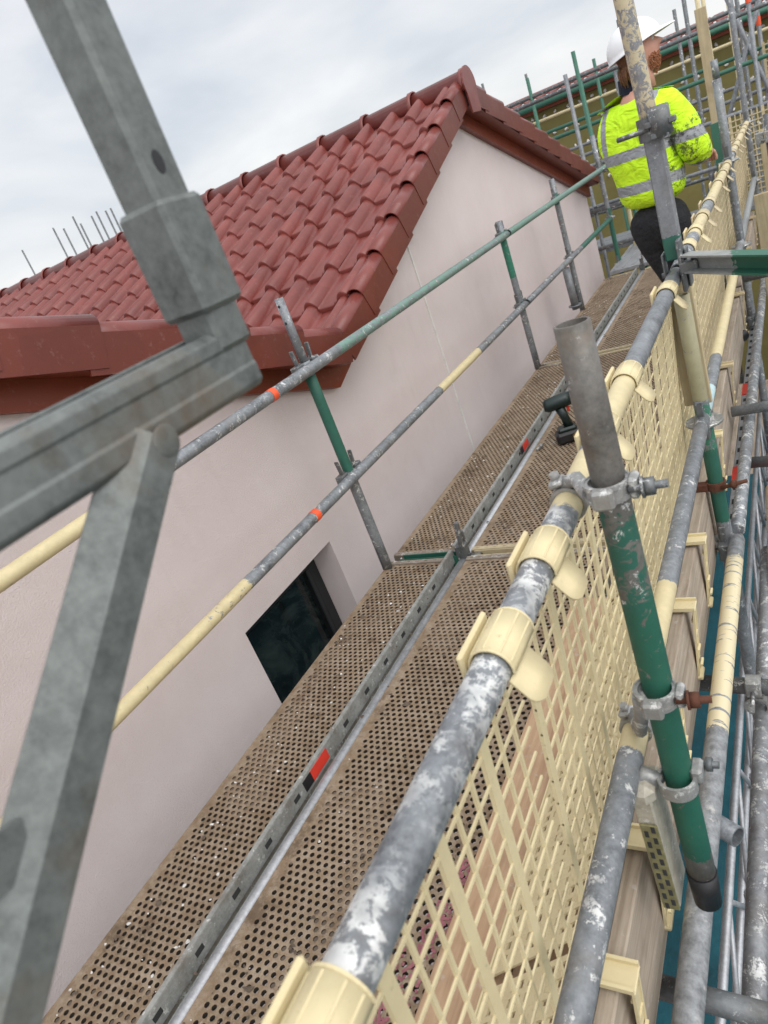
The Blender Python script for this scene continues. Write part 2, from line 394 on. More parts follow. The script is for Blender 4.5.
TW = .225
def prof(x):                       # S tile: roll then pan
    t = (x / TW) % 1.0
    if t < .42: return .054 * math.sin(PI * t / .42) ** .65
    if t < .45: return -.010
    if t < .50: return .006
    if t > .955: return -.016
    u = (t - .50) / .50
    return -.007 * min(1, 4 * math.sin(PI * u))
def slope(lo, ap, x0, x1, name, parent, base):
    mb = MB(); L = math.hypot(ap[0] - lo[0], ap[1] - lo[1]); dy, dz = (ap[0] - lo[0]) / L, (ap[1] - lo[1]) / L
    nY, nZ = -dz, dy
    if nZ < 0: nY, nZ = -nY, -nZ
    nc = round(L / .355); gz = L / nc; per = 22
    ncol = int((x1 - x0) / TW)
    for c in range(nc):
        r0, r1 = c * gz - .012, (c + 1) * gz + .03
        for k in range(ncol):
            j = random.uniform(-.007, .007); jh = random.uniform(-.003, .003)
            vs = []; xs = [x1 - (k + i / per) * TW for i in range(per + 1)]
            for (r, h) in ((r0 + j, -.004), (r0 + j, .030 + jh), (r0 + j + .007, .036 + jh), (r1, .006)):
                for x in xs:
                    hh = prof(x1 - x) * (1 if h > 0 else 1) + h
                    vs.append((x, lo[0] + dy * r + nY * hh, lo[1] + dz * r + nZ * hh))
            n = per + 1
            mb.add(vs, [(a * n + i, a * n + i + 1, (a + 1) * n + i + 1, (a + 1) * n + i) for a in range(3) for i in range(per)], 0, True)
    # underlay so that the roof has a body
    mb.add([(x0, lo[0] - nY * .05, lo[1] - nZ * .05), (x1, lo[0] - nY * .05, lo[1] - nZ * .05), (x1, ap[0] - nY * .05, ap[1] - nZ * .05), (x0, ap[0] - nY * .05, ap[1] - nZ * .05),
            (x0, lo[0] - nY * .02, lo[1] - nZ * .02), (x1, lo[0] - nY * .02, lo[1] - nZ * .02), (x1, ap[0] - nY * .02, ap[1] - nZ * .02), (x0, ap[0] - nY * .02, ap[1] - nZ * .02)],
           [(0, 1, 2, 3), (4, 7, 6, 5), (0, 4, 5, 1), (1, 5, 6, 2), (2, 6, 7, 3), (3, 7, 4, 0)])
    o = obj(name, loc(mb, base), M['tile'], parent)
    # verge caps, one overlapping piece a course
    for c in range(nc):
        r0, r1 = c * gz - .02, (c + 1) * gz + .05
        cs = []
        for i in range(11):
            a = PI * (1 - i / 10)
            cs.append((CAPX - .044 + .044 * math.cos(a), .026 + .040 * math.sin(a)))
        cs = [(CAPX - .088, .01)] + cs + [(CAPX, -.112)]
        vs = []; n = len(cs)
        for (r, s_, up) in ((r0, 1.0, .020), (r1, .90, -.004)):
            for (x, h) in cs:
                xx = CAPX - .044 + (x - CAPX + .044) * s_; hh = (h * s_ if h > 0 else h) + up
                vs.append((xx, lo[0] + dy * r + nY * hh, lo[1] + dz * r + nZ * hh))
        m2 = MB(); F_ = [(i, i + 1, n + i + 1, n + i) for i in range(n - 1)]
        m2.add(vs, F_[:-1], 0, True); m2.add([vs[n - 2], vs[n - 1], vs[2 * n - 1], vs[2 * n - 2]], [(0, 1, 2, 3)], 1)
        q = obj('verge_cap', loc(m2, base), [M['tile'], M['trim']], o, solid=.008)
        q.modifiers['solid'].offset = 0
    return o
roofs = []
for G in (G1, G1R, G2, G2R): roofs.append(slope(G['lo'], G['ap'], BACK, CAPX - .07, 'roof', house, HL))
def ridge(yc, zc, parent):
    k = 0; x = CAPX + .02
    while x > BACK:
        mb = MB(); n = 12; vs = []
        for (xx, r) in ((x, .118), (x - .03, .118), (x - .032, .105), (x - .44, .098)):
            for i in range(n + 1):
                a = PI * (-.12 + 1.24 * i / n); vs.append((xx, yc + r * math.cos(a) * 1.0, zc - .01 + r * math.sin(a) * .92))
        mb.add(vs, [(a * (n + 1) + i, a * (n + 1) + i + 1, (a + 1) * (n + 1) + i + 1, (a + 1) * (n + 1) + i) for a in range(3) for i in range(n)], 0, True)
        q = obj('ridge_tile', loc(mb, HL), M['tile'], parent, solid=.012)
        if k == 0:
            e = MB(); e.prism([(yc + .125 * math.cos(PI * (-.2 + 1.4 * i / 14)), zc - .01 + .115 * math.sin(PI * (-.2 + 1.4 * i / 14))) for i in range(15)] + [(yc - .09, zc - .2), (yc + .09, zc - .2)], 0, CAPX + .021, CAPX + .033)
            obj('ridge_end_cap', loc(e, HL), M['tile'], parent)
        x -= .42; k += 1
ridge(5.58, 2.025, roofs[0]); ridge(-.10, 2.02, roofs[2])
vg = MB(); vg.prism([(2.945, .94), (3.10, 1.0), (3.10, .985), (2.945, .92), (2.79, .99), (2.79, 1.005)], 0, BACK, CAPX - .08)
obj('valley_gutter', loc(vg, HL), M['trim'], roofs[0])
for G in (G1, G1R, G2, G2R):                                       # barge boards on the wall under the verge
    (y0, z0), (y1, z1) = G['lo'], G['ap']; b = MB()
    b.prism([(y0, z0 - .205), (y1, z1 - .205), (y1, z1 - .06), (y0, z0 - .06)], 0, WX + .003, WX + .045)
    b.prism([(y0, z0 - .10), (y1, z1 - .10), (y1, z1 - .06), (y0, z0 - .06)], 0, WX + .046, CAPX - .02)
    obj('barge_board', loc(b, HL), M['board'], house)
gt = MB(); gt.prism([(9.11, .84), (9.25, .84), (9.25, .94), (9.235, .94), (9.235, .855), (9.125, .855), (9.125, .94), (9.11, .94)], 0, BACK, CAPX - .02)
obj('gutter', loc(gt, HL), M['pvc'], house)

# ------------------------------------------------------------------ perforated scaffold decks
def perf_mesh(L, Wd, seed, pitch=.0242, dia=.0148, fill=.5):
    """perforated steel deck, local x 0..Wd, y 0..L, top at z 0"""
    mb = MB(); rows = int((L - .05) / (pitch * .866)); cols = int((Wd - .03) / pitch)
    ox = (Wd - cols * pitch) / 2; oy = (L - rows * pitch * .866) / 2; ph = pitch * .866
    for r in range(rows):
        off = pitch / 2 if r % 2 else 0
        y0 = oy + r * ph; x = ox
        if off: mb.add([(ox, y0, 0), (ox + off, y0, 0), (ox + off, y0 + ph, 0), (ox, y0 + ph, 0)], [(0, 1, 2, 3)])
        for c in range(cols if not off else cols - 1):
            x0 = ox + off + c * pitch; cx, cy = x0 + pitch / 2, y0 + ph / 2
            outer = [(x0, y0), (cx, y0), (x0 + pitch, y0), (x0 + pitch, cy), (x0 + pitch, y0 + ph), (cx, y0 + ph), (x0, y0 + ph), (x0, cy)]
            inner = [(cx + dia / 2 * math.cos(PI * (-.75 + i / 4)), cy + dia / 2 * math.sin(PI * (-.75 + i / 4))) for i in range(8)]
            q = mnoise.noise(V((cx * 5 + seed, cy * 2.6, seed))) + .35 * mnoise.noise(V((cx * 22, cy * 22, seed)))
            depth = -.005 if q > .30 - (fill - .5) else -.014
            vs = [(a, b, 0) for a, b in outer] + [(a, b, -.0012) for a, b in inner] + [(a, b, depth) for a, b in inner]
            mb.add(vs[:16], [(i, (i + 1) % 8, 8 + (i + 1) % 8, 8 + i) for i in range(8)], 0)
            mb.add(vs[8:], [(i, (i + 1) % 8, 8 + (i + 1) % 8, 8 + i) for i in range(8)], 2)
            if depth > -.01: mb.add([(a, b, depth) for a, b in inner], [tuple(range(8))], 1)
        if off: mb.add([(ox + cols * pitch - off, y0, 0), (ox + cols * pitch, y0, 0), (ox + cols * pitch, y0 + ph, 0), (ox + cols * pitch - off, y0 + ph, 0)], [(0, 1, 2, 3)])
    t = .0
    mb.box((ox / 2, L / 2, -.004), (ox, L, .008)); mb.box((Wd - ox / 2, L / 2, -.004), (ox, L, .008))
    mb.box((Wd / 2, oy / 2, -.004), (Wd - 2 * ox, oy, .008)); mb.box((Wd / 2, L - oy / 2, -.004), (Wd - 2 * ox, oy, .008))
    return mb
def rim_mb(L, Wd):
    mb = MB()
    mb.box((.003, L / 2, -.036), (.006, L, .054)); mb.box((Wd - .003, L / 2, -.036), (.006, L, .054))
    mb.box((.018, L / 2, -.062), (.024, L, .004)); mb.box((Wd - .018, L / 2, -.062), (.024, L, .004))
    return mb
def deck(L, Wd, seed, x, y, label, fill=.45, cream=False, endlift=True):
    t = thing('scaffold_board', label, 'scaffold board', (x, y, 0), 0, 'perforated steel boards of the walkway')
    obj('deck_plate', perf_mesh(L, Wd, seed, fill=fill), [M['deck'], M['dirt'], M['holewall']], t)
    obj('side_rim', rim_mb(L, Wd), M['deckrim'], t)
    for yy in (.012, L - .012):
        e = MB(); e.box((Wd / 2, yy, .004), (Wd - .004, .026, .012), bev=.003); e.box((Wd / 2, yy, -.03), (Wd - .02, .02, .05))
        for k in range(7): e.box((.03 + k * (Wd - .06) / 6, yy, .0112), (.016, .01, .003))
        obj('end_claw', e, M['creamdeck' if cream else 'deckrim'], t)
    return t
TY = [-.28, 2.465, 5.15, 7.83]                      # transom positions
LB = [TY[i + 1] - TY[i] - .055 for i in range(3)]
XA, XB, XC, XD = -1.812, -1.398, -1.072, -.746; WA = .335; WB = .32
ys = [t + .028 for t in TY]
deck(LB[0], WA, 1.3, XA, ys[0], 'rusty perforated steel board along the pink wall, nearest the camera', .60)
deck(LB[1], WA, 5.3, XA, ys[1], 'rusty perforated steel board along the pink wall, in the second bay past the window', .6)
deck(LB[2], WA, 9.3, XA, ys[2], 'rusty perforated steel board along the pink wall, in the third bay', .6)
deck(LB[0], WB, 2.1, XB, ys[0], 'brown perforated steel board right of the grey gap beam, nearest the camera', .45)
deck(LB[1], WB, 6.1, XB, ys[1], 'brown perforated steel board under the cordless driver', .5, True)
deck(LB[2], WB, 7.7, XB, ys[2], 'brown perforated steel board in the middle of the third bay', .5, True)
deck(LB[0], WB, 3.4, XC, ys[0], 'perforated steel board with pink stains seen through the near mesh guard', .3)
deck(LB[1], WB, 8.4, XC, ys[1], 'perforated steel board right of the one carrying the cordless driver', .5, True)
deck(LB[2], WB, 4.7, XC, ys[2], 'perforated steel board at the worker\'s end of the walkway, right of the middle', .5, True)
deck(LB[1], WB, 4.4, XD, ys[1], 'perforated steel board just inside the cream mesh guards beyond the near tube', .4)
deck(LB[2], WB, 4.9, XD, ys[2], 'perforated steel board against the mesh guards at the worker\'s end', .4)
# pink chalk marks on the third board
pk = MB()
for (px, py, r) in ((-.90, .66, .08), (-.87, .82, .06), (-.92, .52, .07), (-.86, .94, .04)):
    for k in range(95):
        a = random.uniform(0, 2 * PI); d = r * random.random() ** .5
        pk.box((px + math.cos(a) * d * .55, py + math.sin(a) * d * 1.4, .0010 + k * .000006), (.0075, .006, .0008), Matrix.Rotation(random.uniform(0, 3), 3, 'Z'))
tag(obj('chalk_stain', pk, M['pink']), 'pink powder stain on the perforated board behind the mesh guard', 'stain')['kind'] = 'stuff'

# timber boards in the near outer bay
for i, (x0, wd, lb) in enumerate(((-.825, .165, 'tan timber plank beside the pink stained perforated board'), (-.655, .22, 'tan timber plank under the mesh guard foot'))):
    t = MB(); t.box((x0 + wd / 2, .86, .018 - .004 * i), (wd, 2.4, .030), bev=.003)
    for k in range(5): t.tube((x0 + .03 + .1 * (k % 2), .4 + k * .31, .030), (x0 + .03 + .1 * (k % 2), .4 + k * .31, .0338), .010)
    tag(obj('timber_plank', t, M['wood_p']), lb, 'plank', 'tan timber planks behind the near mesh guard')
# second-bay transom plate seen through the mesh
# steel gap beam (U channel with slots, and a tube ledger) in the middle
for i in range(3):
    L = LB[i] + .02; t = thing('gap_beam', ['grey slotted steel channel with a red sticker between the near boards', 'grey slotted steel channel with a red sticker running up to the cordless driver', 'grey slotted steel channel between the boards of the third bay'][i], 'steel channel', (-1.475, ys[i], 0), 0, 'slotted channels between the boards')
    b = MB()
    b.box((.004, L / 2, .004), (.004, L, .056)); b.box((.030, L / 2, -.030), (.004, L, .03)); b.box((.017, L / 2, -.043), (.022, L, .004))
    b.box((-.003, L / 2, .0335), (.016, L, .003))
    obj('channel', b, M['galv_c'], t)
    s_ = MB(); n = int(L / .16)
    for k in range(n): s_.box((.0062, .06 + k * .16, .006), (.0012, .03, .017), bev=.0005)
    obj('slot', s_, M['dark'], t)['kind'] = 'stuff'
    lg = MB(); lg.tube((.053, 0, -.022), (.053, L, -.022), .0215, 12); obj('ledger_tube', lg, M['alu'], t)
    if i < 2:
        yy = (1.227, 3.63)[i] - ys[i]
        r = MB(); r.box((.0068, yy, .006), (.0024, .10, .038)); obj('sticker', r, M['red'], t, 'red sticker')
        r = MB(); r.box((.0068, yy - .073, .006), (.0024, .045, .038)); obj('sticker', r, M['black'], t, 'black end of the sticker')

# transoms with spigots
def transom(y, lb, green):
    t = thing('transom', lb, 'transom', (-1.8, y, -.03), 0, 'transoms across the walkway')
    a = MB(); a.profile([(-.022, -.03), (.022, -.03), (.022, .028), (.017, .028), (.017, -.024), (-.017, -.024), (-.017, .028), (-.022, .028)], (.05, 0, .012), (.36, 0, .012), (0, 1, 0), (0, 0, 1))
    obj('beam', a, M['green' if green else 'creamdeck'], t)
    a = MB(); a.profile([(-.022, -.03), (.022, -.03), (.022, .028), (.017, .028), (.017, -.024), (-.017, -.024), (-.017, .028), (-.022, .028)], (.42, 0, .008), (1.44, 0, .008), (0, 1, 0), (0, 0, 1))
    obj('beam', a, M['creamdeck'], t)
    s_ = MB(); s_.box((.375, 0, .04), (.05, .05, .10), bev=.006); s_.box((.39, -.02, .10), (.018, .02, .22), Matrix.Rotation(.12, 3, 'Y'), bev=.003)
    s_.box((.375, .03, .075), (.035, .012, .13), bev=.003); s_.tube((.41, 0, .02), (.46, 0, .02), .015)
    obj('wedge_head', s_, M['galv_d'], t)
    return t
transom(TY[1], 'green and cream transom with an upright grey spigot beside the window bay', True)
transom(TY[2], 'cream chipped transom crossing the boards beyond the cordless driver', False)
transom(TY[3], 'cream transom at the worker\'s end of the boards', False)
transom(TY[0], 'transom under the near end of the boards', False)

# ------------------------------------------------------------------ standards and rails
def rosette_mb(z, r=.058):
    m = MB(); m.tube((0, 0, z - .005), (0, 0, z + .005), r, 20)
    m.tube((0, 0, z - .018), (0, 0, z + .018), .031, 14)
    return m
def wedge_mb(z, ang):
    m = MB(); R = Matrix.Rotation(ang, 3, 'Z')
    def bx(c, s, rr=None): m.box(R @ V(c), s, R @ rr if rr is not None else R, bev=.003)
    bx((.062, 0, z), (.05, .04, .062)); bx((.055, 0, z + .03), (.008, .022, .13), Matrix.Rotation(.1, 3, 'Y'))
    return m
def standard(x, y, zb, zt, label, paints, rzs, angs, group='upright tubes along the walkway', r=.0242, spig=0, splash=.3, lean=(0, 0), holes=False):
    t = thing('scaffold_standard', label, 'upright tube', (x, y, zb), 0, group)
    mat = steel('standard_paint', paints=paints, axis=2, splash=splash)
    m = MB(); top = (lean[0], lean[1], zt - zb - spig)
    m.tube((0, 0, 0), top, r, 16, hollow=.004, rings=6)
    if spig: m.tube(top, (lean[0], lean[1], zt - zb), r * .78, 14, hollow=.004)
    tb = obj('tube', m, mat, t)
    if holes:
        h = MB()
        for k in range(2): h.tube((lean[0], lean[1] - r * .79, zt - zb - .03 - .07 * k), (lean[0], lean[1] - r * .6, zt - zb - .03 - .07 * k), .006, 10)
        obj('hole', h, M['dark'], tb)
    for z in rzs:
        f = (z - zb) / (zt - zb); ro = rosette_mb(z - zb); ro.v = [(p[0] + lean[0] * f, p[1] + lean[1] * f, p[2]) for p in ro.v]
        ro = obj('rosette', ro, M['cast'], t)
        for a in angs: wm = wedge_mb(z - zb, a); wm.v = [(p[0] + lean[0] * f, p[1] + lean[1] * f, p[2]) for p in wm.v]; obj('wedge', wm, M['galv_d'], ro)
    return t
LX = -1.80
N, S_ = PI / 2, -PI / 2
standard(LX, 2.40, -.02, 1.30, 'green and grey guard post between window and roof corner, nearest on the wall side', ((.52, .97, GREEN, .1),), (.495, 1.0), (N, S_), spig=.27, holes=True)
standard(LX, 5.12, -.02, 1.10, 'grey green guard post before the pink gable, second on the wall side', ((.45, .52, GREEN, .1), (.7, 1.03, (.03, .2, .13), .5)), (.495, 1.0), (N, S_))
standard(LX, 6.70, -.02, 1.17, 'grey guard post with a fat lower sleeve, third on the wall side', ((.95, 1.05, GREEN, .1),), (.495, 1.0), (N, S_))
m = MB(); m.tube((LX - .035, 6.62, .04), (LX - .04, 6.62, .42), .034, 16, hollow=.006); m.tube((LX - .035, 6.62, .07), (LX - .035, 6.62, .08), .06, 18)
tag(obj('spigot_sleeve', m, M['galv']), 'short fat grey tube with a collar standing beside the third guard post', 'tube end')
standard(LX + .02, 8.55, -.8, 1.35, 'green corner post at the far end of the pink wall', ((-.2, .6, GREEN, .2),), (.0, .5, 1.0), (N, S_))

def rail(name, x, y0, y1, z, label, paints, splash=.3, tapes=(), r=.0242, srng=None, cat='guard rail', group='guard rails along the walkway', x1=None, z1=None):
    r = .0225 if x > -1 else r
    t = thing(name, label, cat, (x, y0, z), 0, group)
    m = MB(); m.tube((0, 0, 0), ((x1 or x) - x, y1 - y0, (z1 if z1 is not None else z) - z), r, 20, hollow=.004, rings=int((y1 - y0) / .25) + 1)
    obj('tube', m, steel('rail_paint', paints=paints, splash=splash, splash_rng=srng), t)
    for (yy, mt) in tapes:
        b = MB(); b.band((0, yy - y0, 0), (0, 1, 0), r + .0004, .032, .0012, seg=24); obj('tape_band', b, M[mt], t)
    return t
rail('guard_rail', LX + .035, -1.2, 5.12, 1.0, 'upper rail on the wall side, cream near end then grey with an orange band', ((-2, 1.42, CREAM, .25), (2.6, 5.2, (.16, .28, .23), .85)), .35, ((2.08, 'orange'),))
rail('guard_rail', LX + .035, 5.16, 9.2, 1.0, 'green tinted far upper rail on the wall side in front of the gable', ((5.1, 9.2, (.14, .27, .21), .75),), .2)
rail('guard_rail', LX + .035, -1.2, 5.12, .495, 'lower rail on the wall side crossing above the window, cream then grey', ((-2, 1.32, CREAM, .2), (1.32, 1.55, CREAM, .55), (3.40, 4.05, CREAM, .15)), .3, ((2.03, 'orange'),))
rail('guard_rail', LX + .035, 5.16, 8.5, .495, 'far lower rail on the wall side before the gable corner', ((7.0, 8.5, GREEN, .5),), .3)

RX = -.34
rail('top_rail', RX, -.6, 2.36, 1.0, 'thick upper rail on the mesh side, grey with white splashes and cream paint', ((.90, 1.09, CREAM, .12), (1.17, 1.50, CREAM, .08)), .95, (), srng=(-1, .98))
rail('top_rail', RX, 2.40, 8.2, 1.0, 'far upper rail on the mesh side running behind the worker', ((2.9, 3.3, CREAM, .3), (3.6, 5.0, CREAM, .4), (5.6, 8.2, CREAM, .35)), .4)
rail('mid_rail', RX, -.6, 2.36, .52, 'lower rail on the mesh side, grey with a cream stretch behind the near green tube', ((.895, 1.40, CREAM, .04),), .25)
rail('mid_rail', RX, 2.42, 8.2, .52, 'far lower rail on the mesh side, pale blue grey then cream', ((2.42, 2.62, (.45, .60, .62), .2), (2.95, 4.3, CREAM, .1), (5, 8, (.3, .32, .33), .2)), .2)
def m_stripes():
    s = NT('cream_wrapped_tube'); y = s.axis(1); n = s.noise(18, 4, .7, s.pos)
    st = s.math('GREATER_THAN', s.noise(1, 3, .7, None, 0, (9, 60, 9)), .60)
    m = s.math('MULTIPLY', s.band(y, 1.43, 2.22, .03), s.math('SUBTRACT', 1.0, st))
    b = s.mix(s.ramp(s.noise(40, 6, .7, s.pos), [(.3, 0), (.7, 1)]), (.12, .125, .13), (.36, .37, .38))
    b = s.mix(s.ramp(n, [(.6, 0), (.72, .8)]), b, (.6, .58, .54))
    s.set(s.mix(m, b, (.70, .61, .40)), .55, .2); s.bump(n, .3, .003); return s.mat
t = thing('outer_ledger', 'outer tube below the toe board with a cream wrapped stretch', 'ledger tube', (-.315, -.5, .05))
m = MB(); m.tube((0, 0, 0), (.012, 2.85, .0), .0265, 18, rings=12); obj('tube', m, m_stripes(), t)
t = thing('outer_ledger', 'far outer grey tube running past the slotted plank with red stickers', 'ledger tube', (-.303, 2.42, .05))
m = MB(); m.tube((0, 0, 0), (.03, 5.6, .0), .0242, 18, rings=12); obj('tube', m, steel('outer_tube', splash=.6), t)
t = thing('outer_ledger', 'lowest grey tube at the right edge above the teal sheet', 'ledger tube', (-.235, -.5, -.16))
m = MB(); m.tube((0, 0, 0), (0, 3.1, 0), .0242, 18, rings=12); obj('tube', m, steel('outer_tube_low', (.10, .10, .11), (.28, .29, .3), splash=.5), t)

# right-hand standards (post with the square grey base carries the swing beam)
standard(RX + .0, 2.385, -.9, .93, 'green upright below the swing beam standing outside the toe board', ((.12, .40, GREEN, .15), (.4, .56, (.05, .2, .13), .6), (.58, .93, (.36, .33, .20), .3)), (.03, .50), (N, S_), lean=(0, 0))
t = thing('gate_post', 'tall post before the worker, flaking cream on top and square grey below', 'gate post', (RX + .01, 2.34, 1.03))
m = MB(); m.box((0, 0, .20), (.048, .048, .36), bev=.004); obj('square_sleeve', m, steel('sleeve', (.14, .145, .155), (.24, .25, .265), paints=((1.03, 1.12, GREEN, .15),), axis=2, splash=.1), t)
m = MB(); m.tube((0, .01, .3), (-.012, -.05, 1.0), .0242, 16, hollow=.004, rings=4); obj('tube', m, steel('flaking', (.15, .15, .16), (.28, .28, .29), paints=((1.2, 2.4, (.62, .53, .35), .85),), axis=2, splash=.1), t)
m = MB(); m.band((0, .0, .385), (0, 0, 1), .030, .06, .007); m.tube((.03, -.03, .36), (.03, -.044, .43), .028, 16)
for a in range(6): m.box((.03 + .03 * math.cos(a), -.04, .39 + .035 * math.sin(a)), (.02, .03, .016), bev=.003)
m.tube((-.09, -.02, .385), (.0, -.035, .385), .007, 8)
obj('swivel_coupler', m, M['galv_d'], t)
m = MB()
for sx in (-1, 1): m.box((sx * .032, 0, -.01), (.006, .06, .11), bev=.002)
m.tube((-.045, 0, -.02), (.045, 0, -.02), .008, 8); obj('foot_fork', m, M['galv_d'], t)
# swing beam
bd = V((.63, -.775, .0)).normalized(); bn = V((-bd.y, bd.x, 0))
t = thing('swing_beam', 'grey and green channel beam pointing right from the foot of the gate post', 'beam', (RX + .03, 2.31, 1.04))
m = MB(); c0 = bd * .02; c1 = bd * .75
m.profile([(-.02, -.026), (.02, -.026), (.02, -.021), (-.015, -.021), (-.015, .021), (.02, .021), (.02, .026), (-.02, .026)], c0, c1, -bn, (0, 0, 1))
def m_beam():
    s = NT('beam_paint'); x = s.axis(0)
    b = s.mix(s.ramp(s.noise(14, 6, .7), [(.3, 0), (.7, 1)]), (.20, .21, .20), (.36, .37, .36))
    s.set(s.mix(s.math('MULTIPLY', s.band(x, -.165, 1, .03), s.ramp(s.noise(20, 5), [(.3, 0), (.36, 1)])), b, (.03, .135, .09)), .5, .3); return s.mat
obj('channel', m, m_beam(), t)
m = MB(); m.box((0.0, 0, -.005), (.012, .07, .15), bev=.003); m.box((.02, -.02, -.01), (.05, .04, .03), bev=.003); obj('hinge_plate', m, M['galv_d'], t)
standard(RX, 5.12, -.9, 1.55, 'grey upright with an orange band behind the worker on the mesh side', (), (.03, .5, 1.0), (N, S_), spig=.1)
standard(RX, 7.9, -.9, 2.3, 'grey upright at the far end of the mesh side', (), (.03, .5, 1.0), (N, S_))

t = thing('tube_coupler', 'rusty coupler with a long bolt on the green upright below the swing beam', 'coupler', (RX, 2.385, .26)); m = MB(); m.band((0, 0, 0), (0, 0, 1), .026, .03, .006); m.box((-.05, -.01, 0), (.05, .03, .03), bev=.004); obj('clamp_band', m, M['rust'], t)
m = MB(); m.tube((.02, -.03, .0), (.10, -.035, .02), .007, 8); m.tube((.05, -.032, .008), (.065, -.033, .012), .014, 6); obj('bolt', m, M['rust'], t)
# near vertical tube clamped outside the rails
t = thing('clamped_tube', 'short upright tube, worn grey above and green below, clamped outside the near rails', 'tube', (-.262, .855, .25))
m = MB(); m.tube((0, .015, .0), (0, .055, 1.025), .0238, 24, hollow=.0035, rings=8)
obj('tube', m, steel('worn_green_tube', (.06, .056, .05), (.17, .16, .145), paints=((.33, .86, (.018, .115, .075), .30), (.84, 1.0, GREEN, .85)), axis=2, splash=.15, metal=.2, grime=.7), t)
m = MB(); m.tube((0, .011, -.045), (0, .015, .03), .0235, 20, r1=.0262); obj('rubber_end', m, M['black'], t)
def coupler(lb, x, y, z, mk='cast', side=1, rb=.0246):
    t = thing('tube_coupler', lb, 'coupler', (x, y, z), 0, 'couplers on the near tube')
    m = MB(); m.band((0, 0, 0), (0, .03, 1), rb + .001, .024, .0048, seg=28); m.box((.0, -.036, 0), (.03, .016, .03), bev=.004); m.box((.036, 0, 0), (.014, .03, .032), bev=.004)
    m.band((0, 0, .010), (0, .03, 1), rb + .0054, .006, .003, seg=28); m.band((0, 0, -.010), (0, .03, 1), rb + .0054, .006, .003, seg=28)
    obj('clamp_band', m, M[mk], t)
    rz = (1.0 if z > .8 else .52) - z
    m = MB(); m.band((RX - x, .06 if z > .8 else .10, rz), (0, 1, 0), .0230, .028, .0055, seg=28)
    m.path([(RX - x, .06 if z > .8 else .10, rz + .030), (RX - x + .022, .05, rz + .040), (RX - x + .045, .01, -.008 if z > .8 else -.05), (-.026, 0, -.006)], .012, 8)
    m.box((RX - x - .012, .06 if z > .8 else .10, rz + .034), (.026, .026, .012), Matrix.Rotation(-.3, 3, 'Y'), bev=.004); m.tube((RX - x - .012, .06 if z > .8 else .10, rz + .036), (RX - x - .014, .06 if z > .8 else .10, rz + .050), .008, 6)
    obj('clamp_band', m, M[mk], t)
    m = MB(); m.tube((.03, -.012, 0), (.080, -.006, 0), .0058, 10); b = obj('bolt', m, M['rust' if z < .8 else 'galv_d'], t)
    m = MB(); m.tube((.05, -.010, 0), (.064, -.0085, 0), .0125, 6); m.tube((.046, -.0105, 0), (.050, -.010, 0), .015, 12); obj('nut', m, M['rust' if z < .8 else 'galv_d'], b)
    return t
coupler('pale forged coupler joining near tube to the upper mesh rail', -.262, .888, 1.045)
coupler('coupler with a rusty bolt joining near tube to the lower mesh rail', -.262, .868, .69)
t = thing('tube_coupler', 'shiny half coupler low on the near green tube above the slotted bracket', 'coupler', (-.262, .863, .505), 0)
m = MB(); m.band((0, 0, 0), (0, .03, 1), .026, .026, .005, seg=28); m.path([(-.028, 0, 0), (-.05, .0, .012), (-.062, -.01, .0)], .014, 8); m.box((.03, .02, .01), (.02, .035, .03), bev=.005)
obj('clamp_band', m, M['cast'], t)
m = MB(); m.tube((.02, .035, .01), (.062, .035, .01), .006, 10); m.tube((.042, .035, .01), (.052, .035, .01), .012, 6); obj('bolt', m, M['galv_d'], t)

# slotted steel bracket hanging from the low coupler
t = thing('slotted_bracket', 'pale steel box bracket with an olive slotted strip, hanging beside the near green tube', 'bracket', (-.318, .845, .285))
m = MB(); m.box((0, .025, .070), (.032, .08, .27), bev=.003); m.box((0, .005, .21), (.045, .05, .045), bev=.014); obj('box_section', m, M['bracket'], t)
m = MB(); m.box((.002, -.0185, .045), (.028, .005, .215), bev=.001)
ob = obj('slotted_strip', m, M['green_slot'], t)
m = MB()
for k in range(8):
    for sx in (-1, 1): m.box((.002 + .0062 * sx, -.0212, -.048 + k * .0265 + .006 * sx), (.007, .0015, .015), bev=.0006)
obj('slot', m, M['dark'], ob)['kind'] = 'stuff'

# toe boards on edge
for y0, y1, lb in ((-.6, 2.36, 'weathered grey brown toe board on edge outside the near mesh guard'), (2.42, 5.1, 'pale toe board on edge beyond the green upright'), (5.15, 7.85, 'toe board on edge at the worker\'s end of the mesh side')):
    m = MB(); m.box((-.390, (y0 + y1) / 2, .125), (.034, y1 - y0, .25), bev=.004)
    tag(obj('toe_board', m, M['wood_t']), lb, 'toe board', 'timber toe boards on the mesh side')

